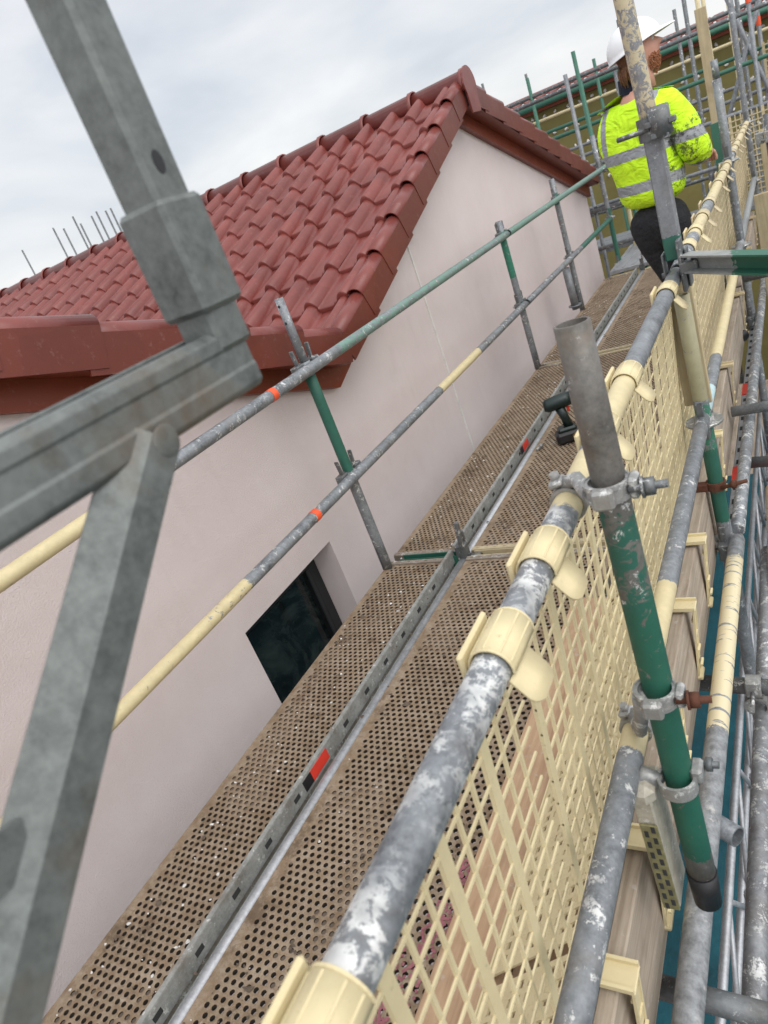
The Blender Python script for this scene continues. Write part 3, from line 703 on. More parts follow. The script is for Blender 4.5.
# ------------------------------------------------------------------ brick guards (cream mesh panels)
def guard(L, y0, label, clips, straps, mat='cream'):
    t = thing('mesh_guard', label, 'brick guard', (-.372, y0, 0), 0, 'cream mesh guards hanging from the top rail')
    g = MB(); zt, zb = .968, .30
    P = lambda z: -.056 * (1 - (z - zb) / (zt - zb))
    y = .011; k = 0
    while y < L - .005:
        wd = .020 if k % 3 == 0 else .0055
        dp = .006 if k % 3 == 0 else .0045
        g.add(*_bar((P(zt), y, zt), (P(zb), y, zb), wd, dp)); y += .0455; k += 1
    z = zb + .02
    while z < zt: g.box((P(z) + .0015, L / 2, z), (.003, L - .002, .004)); z += .0475
    g.box((P(zt), L / 2, zt - .004), (.010, L - .002, .016)); g.box((P(zb), L / 2, zb), (.012, L - .002, .014))
    obj('mesh_panel', g, M[mat], t)
    # perforated kick section: slopes in over the boards
    k_ = MB(); a = V((P(zb), 0, zb - .006)); b = V((-.31, 0, .060)); d = (b - a); n = 10
    for i in range(n + 1):
        c = a + d * (i / n); wd = .026 if i in (0, n) else (.036 if i in (4, 7) else .017)
        ang = math.atan2(d.z, d.x)
        k_.box((c.x, L / 2, c.z), (wd, L - .004, .005), Matrix.Rotation(-ang, 3, 'Y'))
    y = .006; j = 0
    while y < L:
        wd = .022 if j % 8 == 0 else .012
        k_.add(*_bar(a + V((0, y, .001)), b + V((0, y, .001)), wd, .0042)); y += .0285; j += 1
    y = .02
    while y < L - .06:                                 # closed moulded pads between the slots
        i = random.choice((2, 3, 4, 5, 6, 7, 8)); c = a + d * ((i + .5) / n)
        k_.box((c.x, y + .03, c.z + .001), (d.length / n, .05 + random.random() * .05, .003), Matrix.Rotation(-math.atan2(d.z, d.x), 3, 'Y')); y += .10 + random.random() * .05
    k_.box((b.x - .004, L / 2, b.z - .022), (.004, L - .004, .05))
    obj('kick_section', k_, M[mat], t)
    for yc in clips:
        c = MB(); cy = yc - y0; cx = RX + .372; zc = 1.0; r = .0235; seg = 12; Lc = .078
        # half sleeve over the rail
        vs = []; ps = []
        for i in range(seg + 1):
            an = PI * (1.12 - 1.20 * i / seg); ps.append((cx + (r + .0015) * math.cos(an), zc + (r + .0015) * math.sin(an)))
        ps = [(cx - .034, .955)] + ps
        for yy, gr in ((cy - Lc / 2, 1.0), (cy + Lc / 2, 1.0)): vs += [(p[0], yy, p[1]) for p in ps]
        n = len(ps); c.add(vs, [(i, i + 1, n + i + 1, n + i) for i in range(n - 1)], 0, True)
        q = obj('clip', c, M[mat], t, solid=.0022); q.modifiers['solid'].offset = 1
        rb_ = MB()
        for yy in (-Lc / 2, Lc / 2): rb_.band((cx, cy + yy, zc), (0, 1, 0), r + .0022, .003, .0018, PI * -.05, PI * 1.1, 14)
        for an in (.35, .95, 1.7, 2.5): rb_.box((cx + (r + .0038) * math.cos(an), cy, zc + (r + .0038) * math.sin(an)), (.0018, Lc - .006, .003), Matrix.Rotation(-an, 3, 'Y'), bev=.001)
        rb_.box((cx - .034, cy, .985), (.008, Lc + .012, .07), bev=.003)
        obj('clip_rib', rb_, M[mat], q)
        tg = MB(); n2 = 7; vs = []
        for i in range(n2 + 1):
            f = i / n2; hw = .032 * (1 - max(0, f - .55) ** 2 * 2.2)
            x = cx + r * .92 + .034 * f - .006 * f * f; z = zc - .010 - .052 * f + .016 * f * f
            vs += [(x, cy - .014 - hw, z), (x, cy - .014 + hw, z)]
        tg.add(vs, [(2 * i, 2 * i + 1, 2 * i + 3, 2 * i + 2) for i in range(n2)], 0, True)
        obj('tongue', tg, M[mat], q, solid=.003)
    for yc in straps:
        s_ = MB(); cy = yc - y0
        s_.box((-.014, cy, .262), (.085, .05, .006), bev=.002); s_.box((-.014, cy - .023, .268), (.083, .006, .010)); s_.box((-.014, cy + .023, .268), (.083, .006, .010))
        R = Matrix.Rotation(.10, 3, 'Y')
        for dyy in (-.018, .018): s_.box((.012, cy + dyy, .145), (.005, .007, .235), R)
        s_.box((.010, cy, .145), (.003, .03, .235), R)
        for k in range(4): s_.box((.014, cy, .07 + .05 * k), (.006, .03, .006), R)
        s_.box((.004, cy, .028), (.016, .05, .012), bev=.003)
        obj('toe_strap', s_, M[mat], t)
    return t
def _bar(p0, p1, wd, dp):                              # flat bar, width along y
    p0, p1 = V(p0), V(p1); d = (p1 - p0).normalized(); nx = V((d.z, 0, -d.x)) * dp / 2; hy = V((0, wd / 2, 0))
    vs = [p + sx * nx + sy * hy for p in (p0, p1) for sx, sy in ((-1, -1), (1, -1), (1, 1), (-1, 1))]
    return vs, [(0, 1, 2, 3), (7, 6, 5, 4), (0, 4, 5, 1), (1, 5, 6, 2), (2, 6, 7, 3), (3, 7, 4, 0)]
guard(1.24, -.56, 'cream mesh guard nearest the camera, hung by wide clips below the splashed rail', (.168, .60), (.02, .665))
guard(1.24, .71, 'cream mesh guard behind the short green tube', (.79, 1.20, 1.47), (.93, 1.05 + .28, 1.68))
guard(1.14, 2.44 - .46, 'cream mesh guard under the swing beam', (2.14, 2.72, 3.0), (2.02, 2.8))
for i, lb in enumerate(('cream mesh guard just past the swing beam', 'cream mesh guard in front of the worker\'s legs', 'cream mesh guard right of the worker', 'cream mesh guard last along the rail')):
    guard(1.24, 3.15 + 1.27 * i, lb, (3.3 + 1.27 * i, 3.62 + 1.27 * i, 4.2 + 1.27 * i), (3.6 + 1.27 * i,), 'creamold')
# upright timber beside gate post
m = MB(); m.box((-.352, 2.42, .76), (.085, .014, .42), bev=.003); tag(obj('upright_plank', m, M['wood_z']), 'pale upright timber plank fixed below the swing beam hinge', 'plank')
# slotted edge plank with red stickers
t = thing('slotted_plank', 'white grey slotted steel plank edge with red stickers outside the far toe board', 'steel plank', (-.345, 2.45, -.05))
m = MB(); m.box((0, 1.35, .0), (.03, 2.7, .05), bev=.003); obj('plank', m, M['alu'], t)
m = MB()
for k in range(22): m.box((.002, .08 + k * .12, .0255), (.014, .04, .002))
obj('slot', m, M['dark'], t)['kind'] = 'stuff'
for yy in (.55, 1.55): m = MB(); m.box((.0165, yy, .0), (.003, .16, .04)); m.box((.0, yy, .0278), (.031, .16, .002)); obj('sticker', m, M['red'], t)

# transom stubs on the outside
for (lb, p0, p1, mt) in (('short grey tube stub under the near outer ledger', (-.40, .86, -.10), (-.20, .855, -.10), 'galv_d'), ('open tube end poking out right of the near green tube', (-.34, 1.22, .0), (-.255, 1.17, .0), 'galv'), ('grey cross tube between the outer ledgers below the swing beam', (-.40, 1.74, -.06), (.15, 1.70, -.06), 'galv_d'), ('far grey cross tube between the outer ledgers', (-.33, 3.1, -.02), (.3, 3.05, -.02), 'galv_d')):
    m = MB(); m.tube(p0, p1, .0242, 18, hollow=.004); tag(obj('cross_tube', m, M[mt]), lb, 'tube')
# coupler between standard and cross tube
t = thing('tube_coupler', 'rough cream splashed coupler on the outer cross tube', 'coupler', (-.245, 1.73, -.06)); m = MB(); m.band((0, 0, 0), (1, 0, 0), .026, .04, .007); m.band((0, 0, -.06), (0, 1, 0), .026, .04, .007); m.box((0, -.03, .02), (.04, .02, .05), bev=.004); obj('clamp_band', m, M['cast'], t)
m = MB(); m.tube((0, -.05, .02), (0, -.10, .02), .006, 8); obj('bolt', m, M['galv_d'], t)
t = thing('outer_ledger', 'cream flaking lower tube right of the wrapped ledger', 'ledger tube', (-.19, 1.3, -.30)); m = MB(); m.tube((0, 0, 0), (-.02, 1.6, .25), .0242, 14); obj('tube', m, M['creampaint'], t)

# lattice girder + teal sheet + lower lift
t = thing('lattice_girder', 'pale aluminium lattice beam below the outer tubes', 'lattice beam', (-.40, -.2, -.75))
m = MB()
for z, x in ((.0, 0), (-.42, 0)): m.tube((x, 0, z), (x, 6, z), .014, 12)
obj('chord', m, M['alu'], t)
m = MB()
for k in range(11): m.tube((0, .1 + k * .54, 0), (0, .37 + k * .54, -.42), .009, 8); m.tube((0, .37 + k * .54, -.42), (0, .64 + k * .54, 0), .009, 8)
obj('lacing', m, M['alu'], t)
t = thing('lattice_girder', 'second pale lattice beam lower at the right edge', 'lattice beam', (-.02, -.2, -1.1))
m = MB()
for z, x in ((.0, 0), (0, -.4)): m.tube((x, 0, z), (x, 6, z), .014, 12)
obj('chord', m, M['alu'], t)
m = MB()
for k in range(11): m.tube((0, .1 + k * .54, 0), (-.4, .37 + k * .54, 0), .012, 8); m.tube((-.4, .37 + k * .54, 0), (0, .64 + k * .54, 0), .012, 8)
obj('lacing', m, M['alu'], t)
m = MB(); nx, ny = 24, 60; vs = []
for i in range(nx + 1):
    for j in range(ny + 1):
        x = -1.0 + i * .14; y = -2 + j * .14; vs.append((x, y, -1.75 + .05 * mnoise.noise(V((x * 2, y * 1.3, 0))) + .03 * mnoise.noise(V((x * 7, y * 5, 3)))))
m.add(vs, [(i * (ny + 1) + j, (i + 1) * (ny + 1) + j, (i + 1) * (ny + 1) + j + 1, i * (ny + 1) + j + 1) for i in range(nx) for j in range(ny)], 0, True)
tag(obj('teal_sheet', m, M['teal'], solid=.004), 'teal blue protective sheet spread below the outer tubes', 'sheet')
m = MB()
for k in range(4): m.box((-1.63 + k * .34, 3.0, -2.05), (.32, 13, .05), bev=.004)
tag(obj('lower_deck', m, M['wood_t']), 'dark lower lift of boards below the perforated walkway', 'lower deck')

for i, (x, y, z0, z1, mt, lb) in enumerate(((-.10, 3.35, -4.9, .28, 'galv_d', 'dark outer upright at the right edge level with the toe board'), (.06, 4.3, -4.9, 1.0, 'galv', 'grey outer upright at the right edge past the swing beam'), (-.13, 5.7, -4.9, 1.15, 'galv_d', 'dark outer upright outside the rail near the worker'), (.12, 5.2, -4.9, 1.3, 'gpaint', 'green outer upright at the right edge level with the worker'), (-.02, 2.75, -4.9, -.05, 'creampaint', 'cream topped outer upright low at the right edge'))):
    t = thing('outer_standard', lb, 'upright tube', (x, y, z0), 0, 'uprights outside the toe board'); m = MB(); m.tube((0, 0, 0), (0, 0, z1 - z0), .0242, 14, hollow=.004, rings=4); obj('tube', m, M[mt], t)
    for zz in (z1 - .15, z1 - .65): m = MB(); m.tube((0, 0, zz - z0), (0, 0, zz - z0 + .01), .058, 16); m.box((0, -.055, zz - z0 + .02), (.05, .05, .07), bev=.005); m.box((-.055, 0, zz - z0 + .02), (.05, .045, .07), bev=.005); obj('rosette', m, M['cast'], t)
for lb, p0, p1, mt in (('cross tube from the outer upright to the far toe board', (-.36, 3.36, .12), (.5, 3.33, .14), 'galv'), ('low sloping brace at the right edge below the far outer ledger', (-.30, 3.9, -.9), (.10, 2.5, -.2), 'galv_d'), ('upper cross tube at the right edge past the swing beam', (-.30, 4.33, .48), (.6, 4.28, .5), 'galv_d'), ('long outer rail at the right edge past the swing beam', (.09, 3.2, .52), (.09, 8.5, .55), 'galv'), ('second brace at the right edge leaning to the far uprights', (.12, 3.1, -.6), (.08, 4.9, .7), 'gpaint')):
    m = MB(); m.tube(p0, p1, .0242, 14, hollow=.004, rings=3); tag(obj('cross_tube', m, M[mt]), lb, 'tube')
# ------------------------------------------------------------------ foreground frame (galvanised gate, close to the lens)
t = thing('foreground_frame', 'large blurred galvanised steel frame close in front at the left', 'steel frame', (-.41, .45, 1.39))
B = V((-.41, .45, 1.39))
def rb(mb): return loc(mb, B)
m = MB(); m.box((-.414, .454, 1.66), (.040, .040, .46), bev=.004); po = obj('post', rb(m), M['galv_fg'], t, bevel=0)
m = MB(); m.prism([(.452 + .0052 * math.cos(2 * PI * i / 18), 1.572 + .0085 * math.sin(2 * PI * i / 18)) for i in range(18)], 0, -.3939, -.3934); obj('hole', rb(m), M['black'], po)
m = MB(); m.box((-.414, .454, 1.505), (.050, .050, .085), bev=.004); obj('sleeve', rb(m), M['galv_fg'], t)
m = MB(); h = .0275
m.profile([(-.03, -h), (.012, -h), (.017, -h + .005), (.017, -.009), (.0155, -.006), (.0155, .010), (.017, .013), (.017, h - .005), (.012, h), (.003, h), (.003, h - .004), (.010, h - .008), (.010, -h + .006), (-.03, -h + .006)], (-.414, .468, 1.4195), (-.414, -.45, 1.4195), (1, 0, 0), (0, 0, 1))
m.profile([(-.030, -h), (-.025, -h), (-.025, h), (-.030, h)], (-.414, .468, 1.4195), (-.414, -.45, 1.4195), (1, 0, 0), (0, 0, 1))
m.box((-.42, .467, 1.4195), (.036, .003, .05)); obj('channel', rb(m), M['galv_fg'], t, bevel=.002)
m = MB(); pA, pB = V((-.392, .338, 1.397)), V((-.392, -.08, 1.056)); dd = (pB - pA).normalized(); pn = V((0, -dd.z, dd.y))
if pn.y < 0: pn = -pn
m.profile([(0, .0125), (0, -.0125), (-.014, -.035), (-.018, -.033), (-.004, -.0105), (-.004, .0125)], pA, pB, (1, 0, 0), pn)
m.ball(pA, .0122, 14, 8, sc=(.08, 1, 1)); obj('brace', rb(m), M['galv_fg'], t, bevel=.0012)
m = MB(); m.box((-.400, .065, 1.262), (.004, .12, .032), Matrix.Rotation(-.25, 3, 'X')); obj('gusset', rb(m), M['galv_fg'], t)

# ------------------------------------------------------------------ cordless driver
t = thing('cordless_driver', 'dark teal and black cordless driver standing on the perforated board', 'power tool', (-1.20, 3.60, .0), -1.15)
t.scale = (1.2, 1.2, 1.2)
m = MB(); m.box((0, 0, .03), (.075, .115, .055), bev=.012); obj('battery', m, M['black'], t)
m = MB(); m.box((0, .0, .066), (.06, .085, .022), bev=.008); m.path([(0, .012, .07), (0, .004, .12), (0, -.008, .17)], .02, 12, rs=[.022, .019, .023]); obj('handle', m, M['drillteal'], t)
m = MB(); m.path([(0, -.075, .195), (0, -.06, .195), (0, .02, .2), (0, .05, .2)], .03, 14, rs=[.022, .031, .033, .03]); obj('motor_housing', m, M['drillteal'], t)
m = MB(); m.path([(0, .05, .2), (0, .085, .2), (0, .105, .2)], .02, 12, rs=[.029, .024, .012]); m.tube((0, .10, .2), (0, .135, .2), .005); obj('chuck', m, M['black'], t)
m = MB(); m.path([(.03, .02, .03), (.055, .06, .05), (.06, .075, .03)], .012, 10); m.ball((.03, .07, .215), .016); obj('trim', m, M['brass'], t)
m = MB(); m.box((0, .028, .155), (.012, .012, .026), bev=.003); obj('trigger', m, M['red'], t)
m = MB(); m.tube((-1.37, 3.52, .008), (-1.36, 3.55, .012), .008, 10); m.tube((-1.36, 3.55, .012), (-1.355, 3.575, .012), .012, 6); tag(obj('loose_bolt', m, M['cast']), 'small shiny bolt lying beside the gap channel near the driver', 'bolt')

# ------------------------------------------------------------------ plaster crumbs
def crumbs(name, n, xr, yr, sz, lb, mat, seed):
    rnd = random.Random(seed); mb = MB()
    for k in range(n):
        x = rnd.uniform(*xr); y = yr[0] + (yr[1] - yr[0]) * rnd.random() ** 1.2
        if mnoise.noise(V((x * 4, y * 2.2, seed))) < -.02 and rnd.random() < .85: continue
        s_ = 0; s_ = rnd.uniform(*sz) * (1.8 if rnd.random() < .12 else 1)
        a = rnd.uniform(0, PI); vs = []; q = 6
        for i in range(q):
            an = 2 * PI * i / q; rr = s_ * rnd.uniform(.5, 1.1); ex = 1.0 + .9 * (rnd.random() < .3)
            vs.append((x + rr * math.cos(an + a) * ex, y + rr * math.sin(an + a), .0015))
        vs += [(v[0] * .5 + x * .5, v[1] * .5 + y * .5, .0015 + s_ * rnd.uniform(.3, .8)) for v in vs]
        mb.add(vs, [(i, (i + 1) % q, q + (i + 1) % q, q + i) for i in range(q)] + [tuple(range(q, 2 * q))])
    o = tag(obj(name, mb, M[mat]), lb, 'debris'); o['kind'] = 'stuff'
crumbs('plaster_crumbs', 420, (-1.80, -1.49), (.35, 7), (.0015, .0055), 'white plaster crumbs scattered on the boards by the pink wall', 'white', 3)
crumbs('plaster_crumbs', 140, (-1.39, -.8), (.35, 7), (.001, .0032), 'small white plaster crumbs on the middle boards', 'white', 4)
crumbs('mortar_dirt', 900, (-1.80, -.8), (.35, 7), (.002, .007), 'brown mortar dirt trodden over the boards', 'dirt', 5)

# ------------------------------------------------------------------ worker
PX, PY = -.705, 4.62
per = thing('person', 'worker in yellow hi-vis jacket and white helmet looking up to the right', 'person', (PX, PY, 0), -.48)
per.scale = (1.03, 1.03, 1.03)
def skin(name, pts, edges, mat, parent, sub=2, label=None):
    me = bpy.data.meshes.new(name); me.from_pydata([p[:3] for p in pts], edges, []); me.update()
    o = bpy.data.objects.new(name, me); COL.objects.link(o); o.parent = parent
    sk = o.modifiers.new('skin', 'SKIN'); sk.use_smooth_shade = True
    for i, p in enumerate(pts):
        r = p[3]; o.data.skin_vertices[0].data[i].radius = (r, r) if isinstance(r, (int, float)) else r
    o.data.skin_vertices[0].data[0].use_root = True
    sb = o.modifiers.new('sub', 'SUBSURF'); sb.levels = sub; sb.render_levels = sub
    me.materials.append(mat); return o
# jacket: torso + arms (x right, y away)
J = [(0, 0, .905, (.205, .16)), (0, .0, 1.05, (.205, .16)), (0, -.01, 1.18, (.215, .16)), (.0, -.01, 1.32, (.22, .15)), (.0, .0, 1.43, (.17, .12)), (.01, .01, 1.50, (.075, .07)),
     (-.17, .02, 1.39, .085), (-.185, .07, 1.22, .075), (-.18, .17, 1.12, .068), (-.10, .32, 1.11, .055),
     (.18, .02, 1.40, .09), (.235, .03, 1.22, .09), (.262, .05, 1.12, .084), (.15, .25, 1.10, .066)]
JE = [(0, 1), (1, 2), (2, 3), (3, 4), (4, 5), (3, 6), (6, 7), (7, 8), (8, 9), (3, 10), (10, 11), (11, 12), (12, 13)]
skin('jacket', J, JE, M['jacket'], per)
T = [(0, 0, .95, (.17, .125)), (0, 0, .86, (.165, .12)), (-.075, .0, .75, .096), (.0, .06, .48, .072), (.075, .0, .12, .056), (.10, .02, .75, .096), (.19, .12, .48, .072), (.21, .10, .12, .056)]
skin('trousers', T, [(0, 1), (1, 2), (2, 3), (3, 4), (1, 5), (5, 6), (6, 7)], M['trouser'], per)
for (bx_, by_) in ((.075, .0), (.21, .10)):
    skin('boot', [(bx_, by_, .12, .05), (bx_, by_, .055, .05), (bx_ + .01, by_ + .10, .042, .042), (bx_ + .015, by_ + .19, .036, .036)], [(0, 1), (1, 2), (2, 3)], M['black'], per)
# head turned right (+x) and up
hd = V((.055, .01, 1.665)); HR = Matrix.Rotation(math.radians(-54), 3, 'Z') @ Matrix.Rotation(math.radians(16), 3, 'X')   # face looks along +y before rotation
b = MB()
seg, rg = 28, 22; vs = []
for k in range(rg + 1):
    th = PI * k / rg
    for i in range(seg):
        ph = 2 * PI * i / seg
        x, y, z = math.sin(th) * math.cos(ph), math.sin(th) * math.sin(ph), math.cos(th)
        X, Y, Z = x * .076, y * .098, z * .12
        if z < -.1: X *= 1 - .28 * (-z - .1); Y *= 1 - .10 * (-z - .1)
        if y > .55:
            c = max(0, 1 - abs(x) * 4.2)
            Y += c * max(0, 1 - abs(z + .12) * 4.5) * .036          # nose
            Y += c * max(0, 1 - abs(z + .46) * 8) * .007            # lips
            Y += max(0, 1 - abs(x) * 2) * max(0, 1 - abs(z + .80) * 4) * .012  # chin
            Y -= max(0, 1 - abs(abs(x) - .32) * 5) * max(0, 1 - abs(z - .10) * 7) * .009   # eye sockets
            Y += max(0, 1 - abs(x) * 1.6) * max(0, 1 - abs(z - .25) * 8) * .005 # brow
        vs.append(HR @ V((X, Y, Z)) + hd)
b.add(vs, [(k * seg + i, (k + 1) * seg + i, (k + 1) * seg + (i + 1) % seg, k * seg + (i + 1) % seg) for k in range(rg) for i in range(seg)], 0, True)
b.path([hd + V((-.005, .0, -.17)), hd + V((0, 0, -.10)), hd + V((0, 0, -.04))], .06, 14, rs=[.066, .058, .056])
for sx in (-1, 1): b.ball(HR @ V((sx * .077, -.008, -.012)) + hd, .03, 10, 8, sc=(.32, .62, 1.05), rot=HR)
# hands on the ends of the sleeves
def hand(mb, c, d, side):
    c = V(c); d = V(d).normalized(); s2 = d.cross(V((0, 0, 1))).normalized()
    mb.path([c - d * .06, c, c + d * .04, c + d * .08], .03, 10, rs=[.026, .03, .037, .033])
    for i, ln in enumerate((.068, .076, .072, .058)):
        p = c + d * .075 + s2 * (i - 1.5) * .018
        mb.path([p, p + d * ln * .5 + V((0, 0, -.010)), p + d * ln * .75 + V((0, 0, -.032)), p + d * ln * .72 + V((0, 0, -.052))], .009, 8)
    p = c + d * .02 + s2 * side * .03; mb.path([p, p + s2 * side * .022 + d * .03 + V((0, 0, -.012)), p + s2 * side * .024 + d * .055 + V((0, 0, -.032))], .0105, 8)
hand(b, (-.07, .385, 1.105), (.3, 1, -.1), 1); hand(b, (.115, .325, 1.085), (-.25, 1, -.15), -1)
b.path([hd + V((0, 0, -.10)), (.0, 0, 1.44), (0, 0, 1.3), (0, 0, 1.0)], .08, 12, rs=[.05, .09, .12, .11])
b.path([(0, 0, 1.42), (.18, .02, 1.39), (.262, .05, 1.12), (.15, .25, 1.10), (.115, .325, 1.085)], .04, 10, rs=[.05, .05, .042, .034, .026])
b.path([(0, 0, 1.42), (-.17, .02, 1.38), (-.18, .08, 1.2), (-.18, .17, 1.12), (-.10, .32, 1.11), (-.07, .385, 1.105)], .04, 10, rs=[.05, .05, .042, .04, .034, .026])
obj('body', b, M['skin'], per)
ey = MB()
for sx in (-1, 1): ey.ball(HR @ V((sx * .030, .083, .014)) + hd, .0105, 10, 8)
obj('eyes', ey, M['white'], per)
hb = MB()
hb.ball(HR @ V((0, -.030, .022)) + hd, .1, 18, 12, sc=(.80, .76, 1.0), rot=HR)
for k in range(70):
    a = random.uniform(PI * .95, PI * 2.05); p = HR @ V((math.cos(a) * .074, math.sin(a) * .085 - .01, random.uniform(-.03, -.0))) + hd
    q = p + V((random.uniform(-.012, .012), random.uniform(-.02, .005), -random.uniform(.05, .10))); hb.path([p, (p + q) / 2 + V((random.uniform(-.01, .01), -.01, 0)), q], .007, 5, rs=[.009, .009, .003])
obj('hair', hb, M['hair'], per)
bb = MB()
for k in range(420):
    sx = random.uniform(-1, 1); a = PI / 2 - sx * 1.25; zz = random.uniform(-.128, -.052 - .0 * abs(sx)) if abs(sx) < .45 else random.uniform(-.105, -.045)
    sc_ = 1 - .28 * (abs(zz) / .12 - .1) if zz < -.02 else 1; rr = math.sqrt(max(.12, 1 - (zz / .135) ** 2))
    if abs(sx) < .22 and -.068 < zz < -.054: continue
    p = HR @ V((math.cos(a) * .070 * rr * sc_, math.sin(a) * .093 * rr, zz)) + hd
    dn = HR @ V((math.cos(a) * .005, math.sin(a) * .008, -.012)); bb.path([p, p + dn], .005, 5, rs=[.0045, .001])
obj('beard', bb, M['beard'], per)
cl = MB(); cl.band((.005, .01, 1.535), (.05, 0, 1), .062, .075, .018, seg=22); obj('collar', cl, M['navy'], per)
# helmet
hm = MB(); seg, rg = 32, 12; vs = []
for k in range(rg + 1):
    th = PI * .5 * k / rg
    for i in range(seg):
        ph = 2 * PI * i / seg
        x, y, z = math.sin(th) * math.cos(ph), math.sin(th) * math.sin(ph), math.cos(th)
        rib = .004 * max(0, 1 - abs(x) * 5) * z
        vs.append(HR @ V((x * .112, y * .138, .035 + z * (.118 + rib))) + hd)
n = len(vs)
for i in range(seg):                                 # brim
    ph = 2 * PI * i / seg; x, y = math.cos(ph), math.sin(ph); pk_ = max(0, y) ** 3 * .055
    vs.append(HR @ V((x * .125, y * (.15 + pk_), .030 - pk_ * .25)) + hd)
for i in range(seg):
    ph = 2 * PI * i / seg; x, y = math.cos(ph), math.sin(ph); pk_ = max(0, y) ** 3 * .055
    vs.append(HR @ V((x * .125, y * (.15 + pk_), .024 - pk_ * .25)) + hd)
fs = [(k * seg + i, (k + 1) * seg + i, (k + 1) * seg + (i + 1) % seg, k * seg + (i + 1) % seg) for k in range(rg) for i in range(seg)]
fs += [(rg * seg + i, n + i, n + (i + 1) % seg, rg * seg + (i + 1) % seg) for i in range(seg)]
fs += [(n + i, n + seg + i, n + seg + (i + 1) % seg, n + (i + 1) % seg) for i in range(seg)]
hm.add(vs, fs, 0, True); obj('helmet', hm, M['helmet'], per)

# ------------------------------------------------------------------ far scaffold (return run along x) and the building behind
def fartube(name, p0, p1, lb, mat, r=.0242, cat='tube', group=None, tape=None):
    t = thing(name, lb, cat, p0, 0, group); m = MB(); m.tube((0, 0, 0), V(p1) - V(p0), r, 10, rings=2); obj('tube', m, M[mat], t)
    if tape:
        q = (V(p1) - V(p0)) * tape; b_ = MB(); b_.band(q, V(p1) - V(p0), r + .001, .10, .002, seg=12); obj('tape_band', b_, M['orange'], t)
    return t
FG = 'rails of the far return scaffold'; FS = 'uprights of the far return scaffold'
for i, (y, z, mt) in enumerate(((9.9, 1.92, 'galv_d'), (9.9, 1.45, 'gpaint'), (9.9, 1.0, 'galv'), (9.9, .52, 'galv'), (11.2, 2.05, 'galv_d'), (11.2, 1.55, 'gpaint'), (11.2, 1.1, 'galv'), (11.2, .3, 'galv_d'), (12.6, 1.75, 'creampaint'), (12.6, 1.2, 'galv'))):
    pos = ['top', 'second', 'third', 'lowest', 'top', 'second', 'third', 'lowest', 'upper', 'lower'][i]
    fartube('far_rail', (-4.4, y, z), (3.2, y, z), pos + (' rail of the near row of the return scaffold past the worker' if y < 10 else ' rail of the middle row of the return scaffold' if y < 12 else ' rail of the back row of the return scaffold against the olive wall'), mt, cat='rail', group=FG)
k = 0
ROW = {9.9: 'near row', 11.2: 'middle row', 12.6: 'back row'}
for y, xs in ((9.9, (-2.05, -1.55, -.70, -.28, .1)), (11.2, (-3.0, -1.9, -.75, -.22, .35)), (12.6, (-2.4, -1.2, -.55, -.1, .5))):
    for j, x in enumerate(xs):
        mt = ('gpaint', 'galv', 'galv', 'creampaint', 'galv_d')[(k * 3 + j) % 5]; k += 1
        col_ = {'gpaint': 'green', 'galv': 'grey', 'creampaint': 'cream', 'galv_d': 'dark grey'}[mt]
        fartube('far_standard', (x, y + random.uniform(-.1, .1), -4.9), (x + random.uniform(-.03, .03), y, random.uniform(2.1, 2.75)), '%s far upright, %s from the left in the %s of the return scaffold' % (col_, ('first', 'second', 'third', 'fourth', 'fifth')[j], ROW[y]), mt, cat='upright tube', group=FS, tape=.93 if j == 3 else None)
m = MB()
for k in range(3): m.box((-.6, 9.95 + k * .33, -.02), (7.2, .31, .05), bev=.004)
tag(obj('far_walkway', m, M['galv']), 'grey boards of the far return scaffold', 'walkway')
m = MB(); m.box((-1.35, 8.75, .0), (.90, 1.35, .04), bev=.004)
for k in range(9): m.box((-1.76 + k * .10, 8.75, .024), (.03, 1.3, .008))
tag(obj('grating_board', m, M['alu']), 'pale ribbed grating past the far end of the perforated boards', 'grating')
# wide planks and mesh seen upright among the far posts
for (x, y, z0, z1, wd, mt, lb) in ((-.62, 8.6, -.2, 2.05, .10, 'wood_z', 'tall pale cream plank standing right of the worker'), (-.52, 7.3, -.4, 1.12, .12, 'gpaint', 'wide dark green board standing right behind the worker'), (-.12, 7.6, -.6, .92, .26, 'wood_z', 'tan timber sheet upright beyond the mesh rail end'), (.10, 8.8, -.6, 1.1, .30, 'wood_z', 'tan timber sheet upright at the far right'), (-.16, 5.6, -.7, .70, .20, 'wood_z', 'tan timber sheet outside the far mesh guards'), (.02, 6.4, -.9, .80, .22, 'wood_z', 'pale board upright at the right edge past the swing beam')):
    m = MB(); m.box((x, y, (z0 + z1) / 2), (wd, .03, z1 - z0), bev=.003); tag(obj('upright_board', m, M[mt]), lb, 'board', 'boards standing among the far uprights')
def fmesh(x0, x1, y, z0, z1, lb):
    g = MB(); x = x0; k = 0
    while x <= x1: g.box((x, y, (z0 + z1) / 2), (.03 if k % 3 == 0 else .012, .006, z1 - z0)); x += .055; k += 1
    z = z0
    while z <= z1: g.box(((x0 + x1) / 2, y - .005, z), (x1 - x0, .005, .012)); z += .06
    tag(obj('far_mesh_guard', g, M['creamold']), lb, 'brick guard', 'cream guards on the far return scaffold')
fmesh(-.75, -.1, 9.86, .1, 1.0, 'cream mesh guard on the return scaffold right behind the worker')
fmesh(-.2, 1.3, 11.12, .55, 1.6, 'cream mesh guard on the second row at the top right corner')
fmesh(0, 1.2, 9.86, .1, 1.0, 'cream mesh guard on the return scaffold at the right edge')
